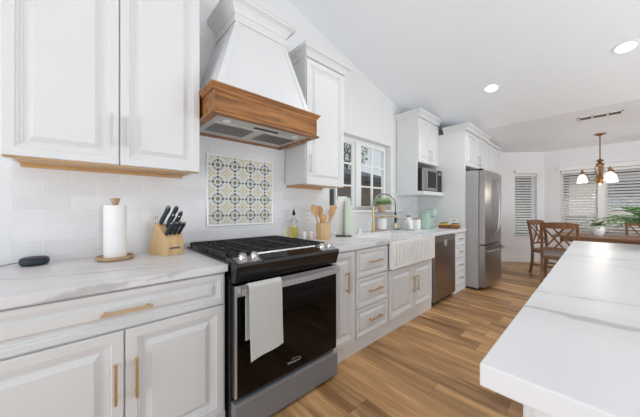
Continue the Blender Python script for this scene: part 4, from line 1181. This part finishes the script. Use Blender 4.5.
# upright white board with holder and towel
t = thing('towel_stand', 'white marble board stand holding a green towel beside the crock', 'stand', (.10, 2.08, CT))
vdir = Vector((.677, .736, 0)); ndir = Vector((.736, -.677, 0)); pc = Vector((.095, 2.055, CT))
def vb(a, b, z): return tuple(pc + vdir * a + ndir * b + Vector((0, 0, z)))
def vbox(m, a0, a1, b0, b1, z0, z1): m.hexa([vb(a0, b0, z0), vb(a1, b0, z0), vb(a1, b1, z0), vb(a0, b1, z0)], [vb(a0, b0, z1), vb(a1, b0, z1), vb(a1, b1, z1), vb(a0, b1, z1)])
m = MB(); vbox(m, -.05, .115, -.05, .06, 0, .012); link('stand_base', m, BLACKP, t, bevel=.002)
m = MB(); m.hexa([vb(-.045, -.012, .012), vb(.095, -.012, .012), vb(.095, .006, .012), vb(-.045, .006, .012)], [vb(-.030, -.012, .435), (vb(.070, -.012, .435)), vb(.070, .006, .435), vb(-.030, .006, .435)]); link('board', m, CERAM, t, bevel=.004)
m = MB(); vbox(m, -.036, -.0305, -.014, .0, .39, .44); link('hook', m, BLACKP, t)
def draped(a0, a1, b0, b1, zt, zb_, mat, label):
    m = MB(); n = 12; rows = 14; vs_ = []
    for r in range(rows):
        u = r / (rows - 1); z = zt + (zb_ - zt) * u; k = .35 + .65 * min(1, u * 1.6)
        for i in range(n):
            q = 2 * PI * i / n; am, bm = (a0 + a1) / 2, (b0 + b1) / 2
            rr = 1 + .10 * math.sin(q * 3 + u * 2)
            vs_.append(vb(am + (a1 - a0) / 2 * k * rr * math.cos(q), bm + (b1 - b0) / 2 * k * rr * math.sin(q), z))
    fs = [(r * n + i, r * n + (i + 1) % n, (r + 1) * n + (i + 1) % n, (r + 1) * n + i) for r in range(rows - 1) for i in range(n)] + [tuple(range(n))[::-1], tuple(range((rows - 1) * n, rows * n))]
    m.add(vs_, fs); return m
o = link('hand_towel', draped(.022, .140, .008, .045, .42, .014, GREENCL, ''), GREENCL, None, smooth=True, loc=vb(.05, .03, .2)); tag(o, 'sage green towel hanging against the white board', 'towel')
link('dark_stripe', draped(.024, .052, .020, .052, .385, .016, None, ''), DKGREEN, o, smooth=True)
# small tin and sponge
o = link('small_jar', MB().lathe(.06, 2.42, [(.026, CT), (.026, CT + .055), (.022, CT + .06)], 16), WHITEP, None, smooth=True, loc=(.06, 2.42, CT)); tag(o, 'small white jar on the counter left of the faucet', 'jar')
t = thing('soap_bottle', 'small green bottle behind the white jar left of the faucet', 'bottle', (.02, 2.36, CT))
cyl('bottle_body', .02, 2.36, [(.018, 0), (.019, .05), (.012, .062)], LEAFP, t); cyl('bottle_cap', .02, 2.36, [(.010, .062), (.010, .076)], BLACKP, t)
# faucet
qx, qy = .045, 2.73
t = thing('faucet', 'tall brushed gold spring faucet with black sprayer at the sink', 'faucet', (qx, qy, CT))
cyl('base', qx, qy, [(.028, 0), (.028, .008), (.021, .012), (.021, .12), (.016, .125)], GOLD, t)
cyl('post', qx, qy, [(.0145, .12), (.0145, .33)], GOLD, t)
link('lever', MB().tube([(qx, qy, CT + .08), (qx + .01, qy + .05, CT + .085), (qx + .015, qy + .075, CT + .12)], [.011, .009, .006], 10), GOLD, t, smooth=True)
ad = Vector((.72, .69, 0)).normalized()
arc = []
for i in range(25):
    q = PI - PI * i / 24 * .98; arc.append(Vector((qx, qy, CT + .35)) + ad * (.14 + .14 * math.cos(q)) + Vector((0, 0, .14 * math.sin(q))))
end = Vector((qx, qy, CT)) + ad * .28
link('hose', MB().tube([Vector((qx, qy, CT + .34))] + arc + [end + Vector((0, 0, .24))], .0055, 8), BLACKP, t, smooth=True)
m = MB(); pts = []; turns = 34; path = [Vector((qx, qy, CT + .345))] + arc[:]
tot = len(path) - 1
for i in range(turns * 10 + 1):
    u = i / (turns * 10) * tot; k = min(int(u), tot - 1); f_ = u - k; p = path[k].lerp(path[k + 1], f_); tn = (path[k + 1] - path[k]).normalized()
    s0 = tn.cross(Vector((ad.y, -ad.x, 0))).normalized(); s1 = Vector((ad.y, -ad.x, 0)); q = 2 * PI * i / 10
    pts.append(p + (s0 * math.cos(q) + s1 * math.sin(q)) * .0125)
link('spring', m.tube(pts, .0028, 5), NICKEL, t, smooth=True)
link('holder_arm', MB().tube([Vector((qx, qy, CT + .205)), end + Vector((0, 0, .205))], .008, 10).tube([end + Vector((0, 0, .19)), end + Vector((0, 0, .22))], .018, 14), GOLD, t, smooth=True)
sprr = link('sprayer', MB().tube([end + Vector((0, 0, z)) for z in (.25, .235, .13, .12)], [.010, .016, .016, .018], 14), BLACKP, t, smooth=True)
link('spray_head', MB().tube([end + Vector((0, 0, z)) for z in (.12, .10, .075, .06)], [.017, .018, .022, .023], 14), GOLD, sprr, smooth=True)
# sill shelf plant
sx_, sy_ = W + .055, 3.09
o = link('wall_shelf', MB().box(TX, W + .12, 2.92, 3.52, 1.157, 1.167), GREYP, None, bevel=.001, loc=(W, 3.2, 1.16)); tag(o, 'thin grey shelf under the window behind the faucet', 'shelf')
t = thing('potted_plant', 'bushy pale green plant in a terracotta pot behind the faucet arch', 'plant', (sx_ + .01, sy_, 1.17))
zz = 1.171
link('pot', MB().lathe(sx_ + .01, sy_, [(.038, zz), (.055, zz + .05), (.062, zz + .10), (.057, zz + .10), (.055, zz + .08)], 20), TERRA, t, smooth=True)
link('potting_soil', MB().lathe(sx_ + .01, sy_, [(.055, zz + .08), (.056, zz + .088), (0, zz + .09)], 16), SOIL, t)
lf = leafblades((sx_ + .03, sy_, zz + .08), 300, .23, .013, 1.5, 31, .35)
lf.v = [(max(a, TX + .004), b, c) for a, b, c in lf.v]
link('foliage', lf, LEAFP, t)
# white canister w/ wooden base
jx, jy = -.02, 3.03
t = thing('ceramic_canister', 'white ceramic canister with pale wooden base behind the faucet', 'canister', (jx, jy, CT))
cyl('wooden_base', jx, jy, [(.062, 0), (.064, .004), (.064, .016), (.055, .016)], TANW, t)
cyl('canister_body', jx, jy, [(.055, .016), (.061, .022), (.061, .155), (.054, .17), (.036, .175)], CERAM, t)
cyl('canister_lid', jx, jy, [(.038, .175), (.038, .184), (.012, .186), (.012, .195), (0, .196)], TANW, t)
# glass globe
gx, gy = .04, 3.31
t = thing('glass_carafe', 'clear round glass carafe between the sprayer and grey mixer', 'carafe', (gx, gy, CT))
cyl('glass_body', gx, gy, [(.035, 0), (.058, .02), (.066, .055), (.055, .09), (.03, .115), (.026, .14), (.03, .15), (.027, .15), (.022, .14), (.026, .115), (.05, .088), (.061, .055), (.054, .022), (.033, .004)], CLEAR, t)
cyl('stopper', gx, gy, [(.022, .142), (.026, .152), (.026, .165), (0, .166)], GREYP, t)
# mixer / frother
mx_, my_ = .225, 3.34
t = thing('milk_frother', 'white milk frother on a grey round base on the counter', 'frother', (mx_, my_, CT))
cyl('frother_base', mx_, my_, [(.062, 0), (.064, .006), (.058, .016), (.03, .022)], GREYP, t)
link('frother_body', MB().tube([(mx_, my_, CT + .02), (mx_ + .0, my_ - .0, CT + .06), (mx_ - .01, my_ - .012, CT + .12), (mx_ - .015, my_ - .018, CT + .18)], [.03, .022, .034, .036], 18), WHITEP, t, smooth=True)
# white canisters with wooden lids
for i, (x, y, lab) in enumerate(((.14, 3.46, 'white square canister with wooden lid, left one of the pair'), (.19, 3.59, 'white square canister with wooden lid, beside the mint coffee maker'))):
    t = thing('square_canister', lab, 'canister', (x, y, CT), 'white canisters with wooden lids')
    link('canister_body', MB().box(x - .05, x + .05, y - .05, y + .05, CT, CT + .145), CERAM, t, bevel=.01, seg=3)
    link('canister_lid', MB().box(x - .048, x + .048, y - .048, y + .048, CT + .145, CT + .158), TANW, t, bevel=.003)
t = thing('tongs', 'dark metal tongs lying over the left square canister', 'tongs', (.14, 3.46, CT + .16))
for s_ in (-1, 1):
    link('tong_arm', MB().tube([(.14, 3.41, CT + .164), (.14 + s_ * .012, 3.43, CT + .20), (.14 + s_ * .014, 3.47, CT + .20), (.14 + s_ * .006, 3.505, CT + .164)], .005, 8), BLACKP, t, smooth=True)
# coffee maker
kx, ky = .24, 3.80
t = thing('coffee_maker', 'mint green single-serve coffee maker on the right counter', 'coffee maker', (kx, ky, CT))
link('base', MB().box(kx - .06, kx + .15, ky - .065, ky + .065, CT, CT + .03), MINT, t, bevel=.008, seg=3)
link('drip_tray', MB().lathe(kx + .112, ky, [(.034, CT + .03), (.034, CT + .036), (0, CT + .036)], 20), GREYP, t)
link('column', MB().box(kx - .06, kx + .085, ky - .06, ky + .06, CT + .028, CT + .20), MINT, t, bevel=.008, seg=3)
hd = link('brew_head', MB().box(kx - .06, kx + .15, ky - .063, ky + .063, CT + .19, CT + .285), MINT, t, bevel=.02, seg=4)
link('lid', MB().box(kx + .0, kx + .13, ky - .052, ky + .052, CT + .285, CT + .298), GREYP, hd, bevel=.005)
link('pod_opening', MB().lathe(kx + .095, ky, [(.02, CT + .184), (.024, CT + .1905)], 16), BLACKP, hd)
link('water_tank', MB().box(kx - .03, kx + .09, ky - .135, ky - .068, CT, CT + .25), MINT, t, bevel=.012, seg=3)
# tray with boxes and frame
wx, wy = .44, 4.06
t = thing('wooden_tray', 'brown wooden tray at the right end of the counter', 'tray', (wx, wy, CT))
ct_, st_ = math.cos(.0), math.sin(.0)
x0, x1, y0, y1 = .33, .60, 4.03, 4.15
link('tray_base', B(x0, x1, y0, y1, CT, CT + .008), TRAYW, t)
link('tray_rim', MB().box(x0, x1, y0, y0 + .008, CT + .008, CT + .05).box(x0, x1, y1 - .008, y1, CT + .008, CT + .05).box(x0, x0 + .008, y0, y1, CT + .008, CT + .05).box(x1 - .008, x1, y0, y1, CT + .008, CT + .05), TRAYW, t, bevel=.001)
def teabox(y0, y1, x0, x1, h, mat, lidm, label):
    t = thing('tea_box', label, 'box', ((x0 + x1) / 2, (y0 + y1) / 2, CT + .008), 'small boxes in the wooden tray')
    link('carton', B(x0, x1, y0, y1, CT + .0085, CT + h), mat, t, bevel=.002)
    link('carton_top', B(x0 + .001, x1 - .001, y0 + .001, y1 - .001, CT + h, CT + h + .012), lidm, t, bevel=.002)
teabox(4.042, 4.138, .345, .385, .075, YEL, GRNP, 'yellow tea box with dark green top, leftmost in the tray')
teabox(4.042, 4.138, .39, .43, .078, YEL, GRNP, 'yellow tea box with dark green top, second in the tray')
teabox(4.05, 4.138, .44, .50, .060, GRNP, WHITEP, 'green and white box in the middle of the tray')
teabox(4.05, 4.138, .51, .585, .072, ORNG, GRNP, 'orange packet box at the right end of the tray')
t = thing('picture_frame', 'small white sign in a pale wooden frame behind the tray', 'frame', (.5, 4.2, CT))
link('frame', MB().box(.40, .58, 4.205, 4.217, CT, CT + .012).box(.40, .58, 4.205, 4.217, CT + .158, CT + .17).box(.40, .412, 4.205, 4.217, CT + .012, CT + .158).box(.568, .58, 4.205, 4.217, CT + .012, CT + .158), paint('frame_pale', srgb(222, 212, 194), .5), t)
link('sign_face', B(.412, .568, 4.209, 4.214, CT + .012, CT + .158), WHITEP, t)
link('sign_motif', MB().box(.46, .52, 4.2075, 4.209, CT + .118, CT + .122).box(.48, .50, 4.2075, 4.209, CT + .110, CT + .130), LEAFD, t)
for o in bpy.data.objects:
    if '_w' in o: del o['_w']
